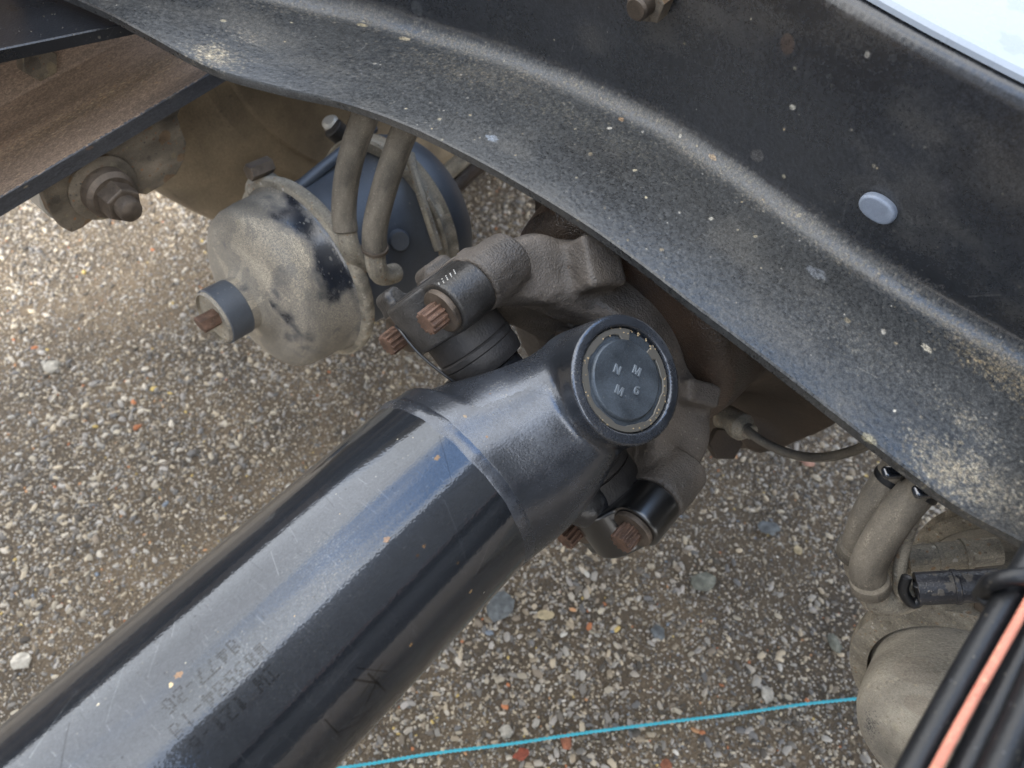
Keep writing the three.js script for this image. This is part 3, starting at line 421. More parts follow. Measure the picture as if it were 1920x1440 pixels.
{ // the right pair: down from the crossmember, round an elbow and into the far can
  const a = [onY(1716, 838, 0.598), at(1690, 874, 0.462), at(1648, 932, 0.475), at(1620, 988, 0.49), at(1608, 1030, 0.502)];
  const h1 = hose(a, 0.0105, 'dusty rubber air hose behind its twin at the crossmember corner', 'hoses to the right can');
  ring(h1, 'ferrule', at(1610, 1022, 0.497), at(1600, 1050, 0.51).sub(at(1610, 1022, 0.497)), 0.0122, 0.010, M.hose);
  part('elbow', tube([at(1606, 1040, 0.505), at(1612, 1072, 0.515), at(1650, 1078, 0.52), at(1700, 1052, 0.515), at(1740, 1040, 0.505)], 0.0085, 40, 16), M.mudBand, h1);
  part('fitting', boxUV(turned([[0.006, 0], [0.0092, 0.0005], [0.0092, 0.018], [0.0098, 0.0185], [0.0098, 0.0205], [0.0092, 0.021], [0.0092, 0.034], [0.0104, 0.0345], [0.0104, 0.038], [0.0088, 0.0385], [0.0088, 0.056], [0.006, 0.056]], at(1698, 1050, 0.505), at(1860, 1034, 0.495).sub(at(1698, 1050, 0.505)), 32)), M.mudBand, h1);
  const b = [onY(1778, 862, 0.598), at(1744, 896, 0.444), at(1690, 955, 0.452), at(1650, 1015, 0.462), at(1628, 1062, 0.472), at(1630, 1095, 0.48)];
  const h2 = hose(b, 0.0108, 'dusty rubber air hose with a bright cable tie, in front of its twin', 'hoses to the right can');
  ring(h2, 'ferrule', at(1630, 1086, 0.474), at(1636, 1116, 0.484).sub(at(1630, 1086, 0.474)), 0.0118, 0.009, M.hose);
  part('elbow', tube([at(1632, 1100, 0.48), at(1644, 1124, 0.487), at(1680, 1126, 0.487), at(1720, 1108, 0.477)], 0.0092, 40, 16), M.mudBand, h2);
  part('fitting', boxUV(turned([[0.006, 0], [0.0098, 0.0005], [0.0098, 0.02], [0.0105, 0.0205], [0.0105, 0.023], [0.0098, 0.0235], [0.0094, 0.045], [0.006, 0.045]], at(1716, 1104, 0.465), at(1870, 1096, 0.452).sub(at(1716, 1104, 0.465)), 32)), M.mudDark, h2);
  part('clip', tube([at(1700, 1082, 0.462), at(1694, 1108, 0.466), at(1712, 1132, 0.468), at(1728, 1122, 0.466), at(1722, 1096, 0.46)], 0.0032, 30, 10), M.rubber, h2);
  part('bracket_strap', tube([at(1716, 960, 0.45), at(1700, 1010, 0.462), at(1688, 1060, 0.47), at(1690, 1110, 0.476), at(1716, 1132, 0.476)], 0.004, 40, 10), M.mudBand, h2);
  // cable ties with glossy heads
  for (const [px, py, d, h, ax, r] of [[1672, 886, 0.444, h1, [a[1], a[2]], 0.0112], [1730, 922, 0.428, h2, [b[1], b[2]], 0.0115]]) { const dir = ax[1].clone().sub(ax[0]).normalize(), f = axisFrame(at(px, py, d), dirC(0.15, 0.5, 0.85), dirC(1, 0.1, 0)); const g = new RoundedBoxGeometry(0.0115, 0.0055, 0.0078, 3, 0.0024); g.applyMatrix4(f); part('tie_head', boxUV(g), M.tie || (M.tie = new THREE.MeshPhysicalMaterial({ color: 0x20242a, roughness: 0.16, ior: 2.0, clearcoat: 1, clearcoatRoughness: 0.1 })), h); ring(h, 'tie_band', ax[0].clone().lerp(ax[1], 0.3), dir, r, 0.004, M.rubber); }
}

// ------------------------------------------------------------------ joint axes: a along the shaft to the axle, n up through the visible bearing cap, m across
const ea = dirC(0.654, 0.594, -0.473).normalize(), en0 = dirC(0.487, 0.15, 0.862), en = en0.addScaledVector(ea, -en0.dot(ea)).normalize(), em = ea.clone().cross(en);
const J1 = at(1015, 752, 0.5647), J2 = at(990, 785, 0.56), F1 = frame(J1, ea, en, em), F2 = frame(J2, ea, en, em);
const loc1 = (a, n, m) => V(a, n, m).applyMatrix4(F1), loc2 = (a, n, m) => V(a, n, m).applyMatrix4(F2);
const font = await new FontLoader().loadAsync('fonts/droid/droid_sans_bold.typeface.json');
const RTUBE = 0.0702, AW = -0.094;

// driveshaft: tube, weld, yoke, bearing cap, snap ring
const TUBE_L = 0.62;
{ const W = 2048, H = 2048, a = canvas(W, H, [76, 80, 86]), x = a[1]; // u round the tube (theta from -pi to pi), v along it away from the weld
  const U = (deg) => (0.5 + deg / 360) * W, Y = (m) => m / TUBE_L * H;
  scratches(x, W, H, 2600, 6, 60, 0, 0.25, [[62, 66, 72], [126, 130, 136], [146, 150, 156]], 0.1, 0.4, 601, 1.2);
  specks(x, W, H, 7000, 0.5, 2.0, [[120, 120, 116], [150, 146, 136], [24, 26, 30]], 0.15, 0.55, 602);
  specks(x, W, H, 120, 1.2, 3.6, [[206, 196, 172], [170, 140, 100]], 0.5, 0.9, 603);
  scratches(x, W, H, 60, 120, 700, 0.45, 0.9, [[34, 36, 40], [44, 46, 50], [150, 154, 160]], 0.3, 0.7, 604, 2.0); for (let i = 0; i < 420; i++) { const r = rng(i + 5200), u = U(-62 + 60 * r() * r()), v = Y(0.09 + 0.5 * r()), l = 5 + 22 * r(); x.fillStyle = rgb([52, 55, 60], 0.15 + 0.35 * r()); x.fillRect(u, v, l * (0.4 + r()), 1 + 1.6 * r()); } for (let i = 0; i < 26; i++) { const r = rng(i + 6100); blot(x, U(-70 + 130 * r()), Y(0.5 * r()), 40 + 60 * r(), 60 + 120 * r(), 700, [[140, 142, 142], [120, 122, 124], [156, 150, 138]], 0.16, i + 60, 1.6); };
  scratches(x, W, H, 160, 30, 200, 0.9, 1.6, [[150, 156, 162], [186, 190, 194]], 0.2, 0.6, 605, 1.4);
  for (const [dg, m, r, c] of [[-18, 0.075, 8, [132, 106, 84]], [-4, 0.062, 5, [150, 120, 90]], [-3, 0.068, 4, [110, 86, 66]], [14, 0.052, 4, [146, 120, 94]], [33, 0.054, 6, [186, 160, 122]], [28, 0.10, 5, [170, 140, 104]], [-36, 0.192, 8, [136, 108, 84]], [-35, 0.197, 5, [220, 196, 150]], [-30, 0.02, 7, [150, 110, 70]], [20, 0.21, 4, [150, 110, 80]]]) patch(x, U(dg), Y(m), r, c, 0.9, Math.round(dg * 7 + m * 999), 0.9);
  // black cross shaped scuffs
  for (const [dg, m] of [[26, 0.125], [34, 0.15]]) for (let k = 0; k < 5; k++) { const r = rng(k * 17 + Math.round(m * 1000)); x.strokeStyle = rgb([26, 27, 30], 0.6); x.lineWidth = 2 + r() * 3; x.beginPath(); x.moveTo(U(dg) + (r() - 0.5) * 60, Y(m) + (r() - 0.5) * 60); x.lineTo(U(dg) + (r() - 0.5) * 150, Y(m) + (r() - 0.5) * 130); x.stroke(); }
  // stamped numbers, dot by dot: read from the far side of the shaft
  const t = document.createElement('canvas'); t.width = 420; t.height = 150; const tx = t.getContext('2d'); tx.fillStyle = '#fff'; tx.font = 'bold 46px monospace'; tx.fillText('IW 121-6', 40, 42); tx.fillText('M83584-18', 24, 92); tx.fillText('8477-36', 60, 142);
  const td = tx.getImageData(0, 0, 420, 150).data;
  const uC = U(-20), vC = Y(0.197);
  for (let j = 0; j < 150; j += 5) for (let i = 0; i < 420; i += 5) if (td[(j * 420 + i) * 4 + 3] > 120) { const r = HT[(i * 77 + j * 13) & 65535]; x.fillStyle = rgb([28, 28, 30], 0.35 + 0.45 * r); x.beginPath(); x.arc(uC + (75 - j) * 1.05, vC + (i - 210) * 0.74, 1.9, 0, 6.3); x.fill(); }
  M.tubeSteel = surface(a, { grain: 0.1, tone: 0.14, freq: 8, rough: [0.10, 0.42], lumAt: [0.32, 0.62], bump: 0.00012, size: [1, 1], seed: 24, metal: 0.75, mat: { clearcoat: 0.35, clearcoatRoughness: 0.12 } }); }
const shaft = thing('driveshaft', 'thick dark steel driveshaft tube with stamped numbers and forged yoke end', 'driveshaft', loc1(-0.3, -0.07, 0));
{
  const ns = 160, nl = 60, pos = [], nor = [], uv = [], idx = [], p = V(0, 0, 0);
  for (let j = 0; j <= nl; j++) for (let i = 0; i <= ns; i++) { const th = -Math.PI + i / ns * 2 * Math.PI, l = j / nl * TUBE_L; p.copy(loc1(AW - l, RTUBE * Math.cos(th), RTUBE * Math.sin(th))); pos.push(p.x, p.y, p.z); const q = V(0, 0, 0).addScaledVector(en, Math.cos(th)).addScaledVector(em, Math.sin(th)); nor.push(q.x, q.y, q.z); uv.push(i / ns, j / nl); }
  for (let j = 0; j < nl; j++) for (let i = 0; i < ns; i++) { const b = j * (ns + 1) + i, c = b + ns + 1; idx.push(b, c, b + 1, c, c + 1, b + 1); }
  const g = new THREE.BufferGeometry(); g.setAttribute('position', new THREE.Float32BufferAttribute(pos, 3)); g.setAttribute('normal', new THREE.Float32BufferAttribute(nor, 3)); g.setAttribute('uv', new THREE.Float32BufferAttribute(uv, 2)); g.setIndex(idx);
  part('tube', g, M.tubeSteel, shaft);
  // weld bead: overlapping ripples
  const wp = [], wi = [], nu = 420, nv = 12; for (let i = 0; i <= nu; i++) { const th = i / nu * 2 * Math.PI, rip = 0.00006 * Math.sin(th * 47 + 9 * fbm(i / nu, 0.1, 12, 3, 5)) + 0.0013 * (fbm(i / nu, 0.3, 16, 3, 3) - 0.5), wide = 0.0085 + 0.005 * (fbm(i / nu, 0.7, 9, 3, 8) - 0.5) * 2; for (let j = 0; j <= nv; j++) { const f = j / nv * 2 - 1, r = RTUBE - 0.0008 + (0.0022 + rip) * (1 - f * f); p.copy(loc1(AW - 0.001 + f * wide, r * Math.cos(th), r * Math.sin(th))); wp.push(p.x, p.y, p.z); } }
  for (let i = 0; i < nu; i++) for (let j = 0; j < nv; j++) { const b = i * (nv + 1) + j, c = b + nv + 1; wi.push(b, b + 1, c, c, b + 1, c + 1); }
  const wg = new THREE.BufferGeometry(); wg.setAttribute('position', new THREE.Float32BufferAttribute(wp, 3)); wg.setIndex(wi); wg.computeVertexNormals(); const nn = wg.toNonIndexed(); part('weld_bead', boxUV(nn), M.yoke, shaft);
  // weld yoke
  const RE = 0.0415, EF = 0.1035;
  const f = (x, y, z) => {
    const e = Math.abs(y);
    let d = sdCyl(y, z, x + 0.086, 0.069, 0.011, 0.003);                                   // spigot in the tube
    const ear = sdCyl(x, z, e - 0.070, RE, EF - 0.070, 0.0022);
    const u = clamp((x + 0.098) / 0.092), hh = mix(0.0690, 0.0985, Math.min(1, u * 1.12)), ww = 0.0430 + 0.0260 * (1 - u * u), pw = mix(2, 2.7, u);   // from the round tube to the ear, straight sided
    const se = (Math.pow(Math.pow(e / hh, pw) + Math.pow(Math.abs(z - 0.0065 * Math.sin(Math.PI * u)) / ww, pw), 1 / pw) - 1) * Math.min(hh, ww);
    const arm = smax(se, Math.max(-x - 0.096, x - 0.004), 0.006);
    d = smin(d, smin(arm, ear, 0.006), 0.006);
    const hole = Math.hypot((x - 0.012) / 0.076, y / 0.056, z / 0.085) - 1; d = smax(d, -hole * 0.055, 0.012);   // room for the cross
    d = smax(d, -sdCyl(x, z, e - EF, 0.0335, 0.0052, 0.0008), 0.0012);                       // recess of the cap
    return d + 0.00012 * (noise2(x * 60 + 9, z * 60 + y * 40, 4096, 3) - 0.5);
  };
  const yk = part('weld_yoke', cast(f, [-0.102, -0.112, -0.080], [0.050, 0.112, 0.080], 0.0017, F1), M.yoke, shaft);
  // cap inside the ear, stamped, with its ring
  const co = loc1(0, EF, 0);
  const cap = part('bearing_cap', boxUV(turned([[0.0330, -0.0060], [0.0322, -0.0042], [0.0262, -0.0038], [0.0255, -0.0020], [0.0245, -0.0012], [0.0, -0.0010]], co, en, 72)), M.cap, shaft);
  const sr = new THREE.Shape(); const N = 60, a0 = 0.30, a1 = 6.283 - 0.30; // snap ring with two eyed lugs
  for (let i = 0; i <= N; i++) { const t = mix(a0, a1, i / N); sr[i ? 'lineTo' : 'moveTo'](Math.cos(t) * 0.0328, Math.sin(t) * 0.0328); }
  const inner = (t) => { const k = Math.min(t - a0, a1 - t); return k < 0.20 ? 0.0238 : k < 0.30 ? mix(0.0238, 0.0292, (k - 0.20) / 0.10) : 0.0292 - 0.0012 * Math.exp(-Math.pow(((t * 2.6) % 2.2) - 1.1, 8) * 40); };
  for (let i = N * 2; i >= 0; i--) { const t = mix(a0, a1, i / (N * 2)), r = inner(t); sr.lineTo(Math.cos(t) * r, Math.sin(t) * r); } sr.closePath();
  for (const t of [a0 + 0.11, a1 - 0.11]) { const h = new THREE.Path(); h.absellipse(Math.cos(t) * 0.0277, Math.sin(t) * 0.0277, 0.0016, 0.0016, 0, 6.283, true, 0); sr.holes.push(h); }
  // the ring opens towards the upper right of the photograph
  const gx = dirC(0.42, 0.88, -0.25), sx = gx.clone().addScaledVector(en, -gx.dot(en)).normalize(), sy = en.clone().cross(sx);
  part('snap_ring', boxUV(prism(sr, 0.0018, co.clone().addScaledVector(en, -0.0039), sx, sy, en, 0.0003, 1)), new THREE.MeshPhysicalMaterial({ color: 0x77736b, roughness: 0.42, metalness: 0.5 }), shaft);
  const grit = [], RG = rng(88); for (let i = 0; i < 90; i++) { const t = RG() * 6.283, r = 0.0326 - 0.004 * RG() * RG(), g = new THREE.IcosahedronGeometry(0.0003 + 0.0005 * RG(), 0); g.rotateX(RG() * 3); const o = co.clone().addScaledVector(en, -0.0021 - 0.001 * (r < 0.031 ? 0 : RG())).addScaledVector(sx, r * Math.cos(t)).addScaledVector(sy, r * Math.sin(t)); g.translate(o.x, o.y, o.z); grit.push(g); }
  part('grit', mergeGeometries(grit), M.gritDust || (M.gritDust = new THREE.MeshStandardMaterial({ color: 0xb59f7c, roughness: 0.95 })), shaft);
  // stamped letters
  const tr0 = dirC(0.93, -0.36, 0), rx = tr0.clone().addScaledVector(en, -tr0.dot(en)).normalize(), ry = en.clone().cross(rx);
  const gr = dirC(1, 0.05, 0), px = gr.clone().addScaledVector(en, -gr.dot(en)).normalize(), py = en.clone().cross(px), lets = [];
  for (const [ch, u, v] of [['N', -0.0085, 0.0062], ['M', 0.0062, 0.0062], ['M', -0.0085, -0.0066], ['6', 0.0062, -0.0068]]) { const g = new TextGeometry(ch, { font, size: 0.0056, depth: 0.0009, curveSegments: 5, bevelEnabled: true, bevelThickness: 0.0001, bevelSize: 0.0001, bevelSegments: 1 }); g.translate(-0.002, -0.0026, 0); const o = co.clone().addScaledVector(en, -0.0012).addScaledVector(px, u).addScaledVector(py, v); lets.push(put(g, frame(o, rx, ry, en))); }
  part('stamped_letters', boxUV(mergeGeometries(lets)), new THREE.MeshPhysicalMaterial({ color: 0x8d959c, roughness: 0.35, metalness: 0.6 }), cap);
}
// universal joint cross with its bearing cups
{
  const t = thing('universal_joint', 'black universal joint cross between the two yokes', 'universal joint', J2.clone());
  part('cross_body', cast((x, y, z) => { let d = Math.hypot(x, y, z) - 0.030; d = smin(d, sdCap(x, y, z, 0, 0, -0.075, 0, 0, 0.075, 0.0225, 0.0225), 0.015); return smin(d, sdCap(x, y, z, 0.012, -0.07, 0, 0.012, 0.07, 0, 0.021, 0.021), 0.015); }, [-0.04, -0.10, -0.105], [0.06, 0.10, 0.105], 0.0022, F2), M.black, t);
  for (const s of [-1, 1]) {
    const d = em.clone().multiplyScalar(s), JC = J2.clone().addScaledVector(ea, s > 0 ? 0.019 : 0);
    part('seal', boxUV(turned([[0.022, 0.046], [0.0275, 0.048], [0.029, 0.054], [0.0285, 0.061], [0.0292, 0.062], [0.0292, 0.066], [0.027, 0.068]], JC, d, 56)), M.castDark || (M.castDark = surface((() => { const a = canvas(512, 512, [46, 44, 43]); specks(a[1], 512, 512, 900, 0.5, 2.4, [[84, 80, 74], [28, 28, 28]], 0.2, 0.5, 640); return a; })(), { grain: 0.14, tone: 0.3, rough: [0.5, 0.8], bump: 0.0006, size: [0.12, 0.12], seed: 25 })), t);
    part('bearing_cup', boxUV(turned([[0.024, 0.067], [0.0287, 0.068], [0.0287, 0.120], [0.026, 0.123], [0, 0.123]], JC, d, 56)), M.castDark, t);
  }
}
// pinion yoke: cast, two ears along m, caps bolted on from the shaft side
{
  const t = thing('pinion_yoke', 'rough grey cast yoke bolted round the joint with rusty bolts', 'yoke', loc2(0.10, -0.05, 0));
  const LOW = 0.019;   // the joint runs at a slight angle: the lower ear sits a little nearer the axle
  const f = (x0, y, z) => {
    const x = x0 - LOW * smooth(0.02, 0.09, z), k = Math.abs(z), q = Math.abs(y);
    let d = smin(sdCyl(y, z, x - 0.100, 0.060, 0.024, 0.006), sdCyl(y + 0.028, z, x - 0.106, 0.074, 0.018, 0.006), 0.01);                                              // hub
    const s2 = (ax, ak, bx, bk, ra, rb) => sdCap(x, 0, k, ax, 0, ak, bx, 0, bk, ra, rb);
    let arm = smin(s2(0.098, 0.034, 0.082, 0.062, 0.025, 0.024), smin(s2(0.082, 0.062, 0.060, 0.084, 0.024, 0.0225), s2(0.060, 0.084, 0.030, 0.100, 0.0225, 0.0215), 0.01), 0.01);
    arm = smax(arm, q - mix(0.046, 0.040, smooth(0.09, 0.05, x)), 0.013);                               // flat flanks
    d = smin(d, arm, 0.009);
    d = smin(d, sdCyl(x, y, k - 0.102, 0.0365, 0.021, 0.003), 0.006);                                   // saddle round the cup
    d = smin(d, sdBox((x - 0.088) * 0.88 - (k - 0.063) * 0.47, y - 0.047, (k - 0.063) * 0.88 + (x - 0.088) * 0.47, z < 0 ? 0.016 : 0.011, z < 0 ? 0.020 : 0.014, z < 0 ? 0.019 : 0.014, 0.0045), 0.007);   // cast lug
    d = smin(d, sdBox(x - 0.034, y + 0.044, k - 0.118, 0.014, 0.013, 0.013, 0.007), 0.006);
    d = smin(d, sdCyl(q - 0.036, k - 0.102, x - 0.028, 0.0195, 0.018, 0.003), 0.006);                   // bolt bosses
    const hole = Math.hypot(x / 0.072, y / 0.075, z / 0.083) - 1; d = smax(d, -hole * 0.07, 0.010);
    d = Math.max(d, 0.0098 - x); d = Math.max(d, 0.0288 - Math.hypot(x, y));                            // parting face and bore
    return d + 0.0016 * (noise2(x * 45 + 7, k * 45 + y * 70, 4096, 5) - 0.5) + 0.0006 * (noise2(x * 190, k * 190 + y * 230, 4096, 7) - 0.5) - 0.0011 * Math.exp(-Math.pow((y - 0.014 - 0.1 * (k - 0.09)) / 0.0022, 2));
  };
  part('yoke_casting', cast(f, [0.004, -0.108, -0.145], [0.146, 0.078, 0.145], 0.0018, F2), M.cast, t);
  part('pinion_nut', boxUV(prism(poly(6, 0.035, 0.5), 0.022, loc2(0.064, 0, 0), en, em, ea, 0.002)), M.steel, t);
  ring(t, 'nut_washer', loc2(0.072, 0, 0), ea, 0.042, 0.006, M.castDark, 48);
  for (const s of [-1, 1]) {
    const sh = s > 0 ? LOW : 0, fc = (x0, y, z) => { const x = x0 - sh, k = z * s, q = Math.abs(y); let d = sdCyl(x, y, k - 0.103, 0.0355, 0.0195, 0.003); d = smin(d, sdCyl(q - 0.036, k - 0.102, x + 0.006, 0.0192, 0.0150, 0.002), 0.005); d = smin(d, sdBox(x + 0.014, y + 0.036, k - 0.124, 0.008, 0.012, 0.010, 0.006), 0.006); d = Math.max(d, x - 0.0088); return Math.max(d, 0.0288 - Math.hypot(x, y)); };
    const cp = part('bearing_strap', cast(fc, [-0.042 + sh, -0.062, s > 0 ? 0.076 : -0.142], [0.014 + sh, 0.062, s > 0 ? 0.142 : -0.076], 0.0015, F2), s < 0 ? M.strapGrey || (M.strapGrey = surface((() => { const a = canvas(512, 512, [64, 62, 60]); specks(a[1], 512, 512, 2200, 0.5, 2.2, [[110, 108, 104], [36, 35, 34], [140, 138, 132]], 0.2, 0.5, 660); return a; })(), { grain: 0.2, tone: 0.3, rough: [0.36, 0.62], lumAt: [0.18, 0.5], bump: 0.0008, size: [0.12, 0.12], seed: 26, metal: 0.3 })) : M.gloss || (M.gloss = new THREE.MeshPhysicalMaterial({ color: 0x0c0d0f, roughness: 0.3, ior: 1.8, clearcoat: 0.6, clearcoatRoughness: 0.2 })), t);
    for (const q of [-1, 1]) {
      const o = loc2(-0.0205 + sh, q * 0.036, s * 0.102), b = ea.clone().negate();
      part('bolt_washer', boxUV(turned([[0.004, 0], [0.0148, 0], [0.0156, 0.001], [0.0156, 0.0035], [0.0148, 0.0045], [0.004, 0.0045]], o, b, 40)), M.steel, t);
      part('bolt_head', boxUV(prism(spline(12, 0.0071, 0.0088), 0.0140, o.clone().addScaledVector(b, 0.004), en, em.clone().negate(), b, 0.0008)), M.rust, t);
    }
  }
  // pale paint dots on the upper strap: a short row of digits
  const dots = [], R = rng(5); for (let i = 0; i < 5; i++) for (let j = 0; j < 7; j++) if (R() < 0.55) { const g = new THREE.SphereGeometry(0.00055, 6, 5); const th = 0.95 + (j - 3) * 0.035, o = loc2(-0.012 + (i - 2) * 0.0036 + (j - 3) * 0.0004, 0.036 + 0.0191 * Math.cos(th), -0.102 - 0.0191 * Math.sin(th)); g.translate(o.x, o.y, o.z); dots.push(g); }
  part('paint_mark', mergeGeometries(dots), M.paleMetal, t);
  part('lock_wire', tube([at(742, 612, 0.535), at(752, 622, 0.53), at(772, 648, 0.528), at(800, 676, 0.528), at(835, 704, 0.53), at(868, 728, 0.535), at(884, 740, 0.54)], 0.0011, 60, 8), M.black, t);
}

// ------------------------------------------------------------------ flange behind the joint and the axle housing
{
  const o = V(-0.180, 0.496, -0.326); const ax = V(0, 0, -1), t = thing('pinion_flange', 'thick brown rusty round flange behind the cast yoke', 'flange', o);
  part('rim', boxUV(turned([[0.03, 0.002], [0.088, 0.0], [0.100, 0.004], [0.108, 0.012], [0.111, 0.026], [0.1125, 0.05], [0.1125, 0.085], [0.108, 0.10], [0.096, 0.110], [0.05, 0.112]], o, ax, 120, V(0, 1, 0), 0.9)), M.brown, t);
}
{
  const c = V(-0.17, 0.49, -0.62), t = thing('axle_housing', 'dark muddy axle housing behind the round flange', 'axle', V(-0.17, 0.3, -0.62));
  const f = (x, y, z) => {
    let d = Math.hypot(x, y, z) - 0.235; const e = (Math.hypot(x / 0.175, (y + 0.025) / 0.235) - 1) * 0.19; d = smin(d, smax(e, Math.abs(z - 0.11) - 0.085, 0.02), 0.04); d = smin(d, sdCyl(x, y, z - 0.20, 0.10, 0.06, 0.01), 0.03);
    d = smin(d, sdCyl(x - 0.13, y + 0.03, z - 0.11, 0.022, 0.035, 0.005), 0.02);
    d = smin(d, sdBox(x, y, z, 0.72, 0.065, 0.075, 0.03), 0.08);
    for (const a of [0.05, 3.0, -0.7, -1.5, -2.3]) { const u = x - 0.155 * Math.cos(a), v = y + 0.02 - 0.20 * Math.sin(a); d = smin(d, sdCap(u, v, z, 0, 0, 0.08, 0, 0, 0.20, 0.020, 0.015), 0.02); }
    return smax(d, y - 0.075, 0.04);
  };
  const g = cast(f, [-0.74, -0.29, -0.25], [0.74, 0.26, 0.27], 0.0075, new THREE.Matrix4().makeTranslation(c.x, c.y, c.z)); part('casting', g, M.housing, t);
  const s = at(1376, 792, 0.69), sd = at(1412, 812, 0.668).sub(s).normalize();
  part('sensor', boxUV(turned([[0, -0.016], [0.0115, -0.015], [0.0125, -0.01], [0.0125, 0.012], [0.009, 0.017], [0.0065, 0.018], [0.0065, 0.024], [0, 0.024]], s, sd, 32)), M.mudBand, t);
  part('bolt_head', boxUV(prism(poly(6, 0.0155), 0.016, at(1352, 830, 0.70), RT.clone(), UP.clone(), BK.clone(), 0.0015)), M.housing, t);
  part('bolt_head', boxUV(prism(poly(6, 0.017), 0.016, at(1478, 720, 0.70), RT.clone(), UP.clone(), BK.clone(), 0.0015)), M.housing, t);
  single('sensor_cable', tube([at(1400, 806, 0.668), at(1430, 828, 0.655), at(1480, 850, 0.64), at(1535, 858, 0.62), at(1590, 848, 0.60), at(1640, 826, 0.575), at(1700, 780, 0.55)], 0.0040, 90, 14), M.hose, 'thin dusty black cable sagging from the axle sensor', 'cable');
}
{ // brake linkage seen past the can
  const t = thing('brake_linkage', 'rusty brake linkage beyond the mud caked can', 'linkage', at(880, 300, 1.0));
  part('rod', tube([at(830, 330, 1.0), at(880, 290, 1.02), at(960, 230, 1.06)], 0.011, 20, 14), M.mudBand, t); part('lever', tube([at(850, 350, 1.02), at(905, 300, 1.03), at(990, 240, 1.06)], 0.012, 20, 14), M.brown, t);
  const u = thing('union_fitting', 'bright metal pipe union near the tyre behind the hoses', 'fitting', at(618, 235, 0.84));
  part('nut', boxUV(turned([[0, 0.008], [0.006, 0.008], [0.0095, 0.005], [0.0095, -0.012], [0, -0.012]], at(622, 234, 0.85), dirC(-0.2, 0.4, 0.9), 24)), M.paleMetal, u);
  part('body', tube([at(624, 240, 0.845), at(650, 262, 0.86), at(690, 300, 0.88)], 0.012, 20, 16), M.castDark, u);
}
// ------------------------------------------------------------------ cable bundle along the right rail
{
  const line = (px, py, y, r, z0 = -0.75, z1 = 0.5) => { const p = onY(px, py, y), L = []; for (let i = 0; i <= 14; i++) { const z = mix(z0, z1, i / 14); L.push(V(p.x + 0.0012 * Math.sin(i * 1.7 + px), p.y + 0.0015 * Math.sin(i * 1.1 + px * 0.3), z)); } return [L, r]; };
  const G = 'black conduits in the cable bundle';
  const list = [[1727, 1436, 0.700, 0.0052, 'black conduit at the outer edge of the bundle beside the red line'], [1812, 1436, 0.704, 0.0056, 'black conduit just inside the red line'], [1862, 1436, 0.712, 0.0056, 'black conduit inside the cable bundle between two others'], [1916, 1436, 0.708, 0.0060, 'dusty black conduit on the inner side of the bundle'], [1975, 1436, 0.712, 0.0065, 'black conduit farthest from the red line'], [1838, 1436, 0.694, 0.0056, 'black conduit lying under the others in the bundle']];
  for (const [px, py, y, r, lab] of list) { const [L, rr] = line(px, py, y, r); single('conduit', tube(L, rr, 60, 20), M.rubber, lab, 'conduit', G); }
  const [L2, r2] = line(1764, 1436, 0.7075, 0.0018); single('red_air_line', tube(L2, r2, 60, 16), M.orange, 'orange red air line with pale worn paint between black conduits', 'air line');
  const t = thing('cable_tie', 'black strap gripping the cable bundle by the hose fittings', 'cable tie', at(1880, 1110, 0.31));
  part('strap', tube([at(1840, 1116, 0.315), at(1862, 1092, 0.302), at(1900, 1082, 0.296), at(1960, 1086, 0.294), at(2010, 1120, 0.30)], 0.0036, 40, 10), M.rubber, t);
  const g = new RoundedBoxGeometry(0.0085, 0.007, 0.006, 3, 0.0015); g.applyMatrix4(axisFrame(at(1850, 1120, 0.313), dirC(0.7, 0.7, 0.3))); part('buckle', boxUV(g), M.rubber, t);
}
// ------------------------------------------------------------------ blue string on the ground
{
  const L = []; for (let i = 0; i <= 24; i++) { const p = onY(mix(560, 1720, i / 24), mix(1450, 1295, i / 24) - 4 * Math.sin(i / 24 * 3.14) + 0.8 * Math.sin(i * 0.9), 0.008); p.y = 0.0068 + 0.0022 * Math.sin(i * 1.3 + 1); L.push(p); }
  const c = new THREE.CatmullRomCurve3(L), N = 900, ply = [[], []]; // two plies twisted together
  for (let i = 0; i <= N; i++) { const p = c.getPointAt(i / N), t = c.getTangentAt(i / N), u = V(0, 1, 0).addScaledVector(t, -t.y).normalize(), w = t.clone().cross(u), a = i / N * 420; [0, 1].forEach((k) => ply[k].push(p.clone().addScaledVector(u, 0.00085 * Math.cos(a + k * Math.PI)).addScaledVector(w, 0.00085 * Math.sin(a + k * Math.PI)))); }
  single('blue_string', mergeGeometries(ply.map((q) => new THREE.TubeGeometry(new THREE.CatmullRomCurve3(q), 1600, 0.00115, 6))), M.string, 'bright blue string stretched across the gravel', 'string');
}
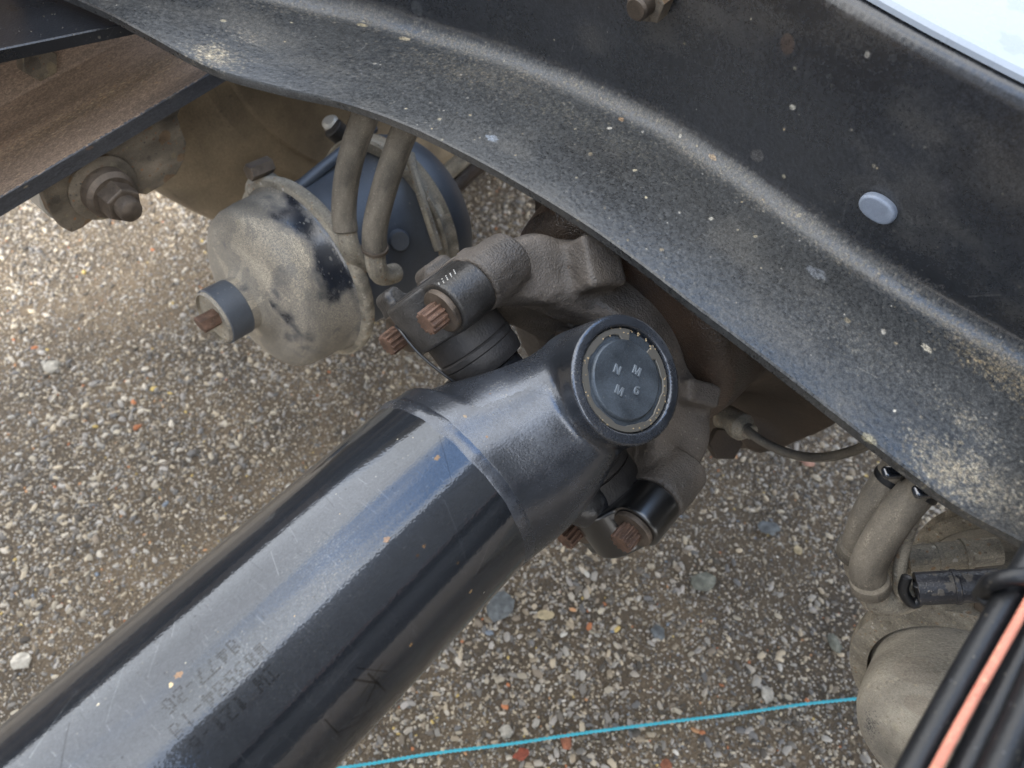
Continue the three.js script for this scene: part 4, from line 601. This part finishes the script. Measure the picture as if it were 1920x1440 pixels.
// ------------------------------------------------------------------ larger stones
{
  const stoneBase = surface((() => { const a = canvas(256, 256, [205, 205, 205]); specks(a[1], 256, 256, 700, 0.5, 4, [[250, 250, 250], [140, 140, 140], [230, 228, 220]], 0.2, 0.6, 44); return a; })(), { grain: 0.08, tone: 0.3, rough: [0.75, 0.9], bump: 0.001, size: [0.05, 0.05], seed: 44 });
  const stoneMat = (c) => { const m = stoneBase.clone(); m.color = new THREE.Color(`rgb(${c})`).multiplyScalar(1.35); return m; };
  const SM = { slate: stoneMat([96, 100, 102]), pale: stoneMat([162, 157, 146]), green: stoneMat([112, 113, 103]), red: stoneMat([152, 80, 60]), yellow: stoneMat([170, 156, 126]), dark: stoneMat([70, 66, 62]), brick: stoneMat([150, 96, 72]), blue: stoneMat([120, 128, 142]), pink: stoneMat([176, 136, 118]), white: stoneMat([184, 178, 166]) };
  const ST = [[936, 1134, 26, 38, 'slate', 'flat slate grey stone beside the driveshaft'], [1022, 1152, 24, 8, 'yellow', 'flat yellowish stone chip next to the slate grey stone'], [1318, 1090, 24, 20, 'green', 'grey green angular stone below the lower bearing strap'], [96, 685, 20, 14, 'pale', 'pale grey angular stone on open gravel'], [38, 1238, 17, 20, 'white', 'whitish pointed stone beside the driveshaft tube'], [978, 1414, 20, 11, 'red', 'red brick chip by the blue string'], [950, 1370, 15, 13, 'pale', 'round grey pebble near the end of the blue string'], [1062, 1390, 13, 14, 'brick', 'orange brick fragment under the blue string'], [1235, 1184, 14, 16, 'slate', 'dark slate pebble in the open gravel'], [1441, 988, 20, 17, 'slate', 'blue grey stone below the sensor cable'], [1498, 1030, 13, 7, 'yellow', 'cream stone beside the hose elbow'], [1566, 1205, 14, 15, 'green', 'greenish stone near the right brake chamber'], [1440, 1302, 15, 14, 'white', 'white pebble near the blue string'], [1250, 1434, 14, 10, 'brick', 'orange brick crumb at the edge of the gravel'], [1785, 978, 18, 12, 'green', 'grey green stone behind the hose fittings'], [1516, 866, 14, 9, 'pink', 'pink stone under the sensor cable'], [858, 440, 0, 0, 'pale', '']];
  ST.forEach(([px, py, a, b, k, lab], i) => {
    if (!lab) return; const c = onY(px, py, 0.006), s = at(px, py, 1).distanceTo(EYE), d = c.clone().sub(EYE).dot(BK.clone().negate()) / FOCAL;
    const g = pebbleGeo(900 + i, 1, 0.42, 0.26); const q = creased(g.toNonIndexed(), 0.5); q.scale(a * d * 0.82, (a + b) / 2 * d * 0.7, b * d * 0.95); q.rotateY(40.9 * Math.PI / 180 + (i % 3 - 1) * 0.3); q.translate(c.x, 0.0035, c.z);
    single('stone', boxUV(q), SM[k], lab, 'stone', 'larger stones on the gravel');
  });
}
// ------------------------------------------------------------------ cab behind the camera, which shades the gap between the rails
{
  const t = thing('truck_cab', 'truck cab standing ahead of the driveshaft, outside the view', 'cab', V(-0.17, 0.75, 2.4));
  const paint = new THREE.MeshPhysicalMaterial({ color: 0x8a8f94, roughness: 0.4, clearcoat: 0.5 });
  const b = new RoundedBoxGeometry(2.3, 2.05, 1.9, 5, 0.12); b.translate(-0.17, 1.85, 2.45); part('body', b, paint, t);
  const w = new RoundedBoxGeometry(1.2, 0.5, 0.03, 3, 0.012); w.translate(-0.17, 2.3, 1.495); part('rear_window', w, new THREE.MeshPhysicalMaterial({ color: 0x11151a, roughness: 0.08 }), t);
  for (const s of [-1, 1]) { const g = new THREE.CylinderGeometry(0.5, 0.5, 0.28, 48); g.rotateZ(Math.PI / 2); g.translate(-0.17 + s * 0.95, 0.5, 2.6); part('front_tyre', g, M.tyre, t); }
}
{ // added unseen cabinet: gives one half of the shaft something dark to mirror
  const t = thing('added_dark_cabinet', 'added black cabinet outside the view, there to darken the reflection in the shaft', 'cabinet', V(0.85, 0.82, -0.6));
  const b = new RoundedBoxGeometry(0.7, 1.6, 1.7, 4, 0.03); b.translate(0.80, 1.62, -0.75); part('body', b, M.black, t);
  for (const z of [-1.15, -0.35]) { const d = new RoundedBoxGeometry(0.015, 1.45, 0.74, 3, 0.006); d.translate(0.445, 1.62, z); const door = part('door', d, M.black, t); const h = new RoundedBoxGeometry(0.02, 0.12, 0.025, 2, 0.006); h.translate(0.43, 1.37, z + 0.3); const m = new THREE.Mesh(h, M.steel); m.name = 'handle'; m.castShadow = m.receiveShadow = true; m.position.copy(t.position).negate(); door.add(m); }
}
renderer.render(scene, camera);
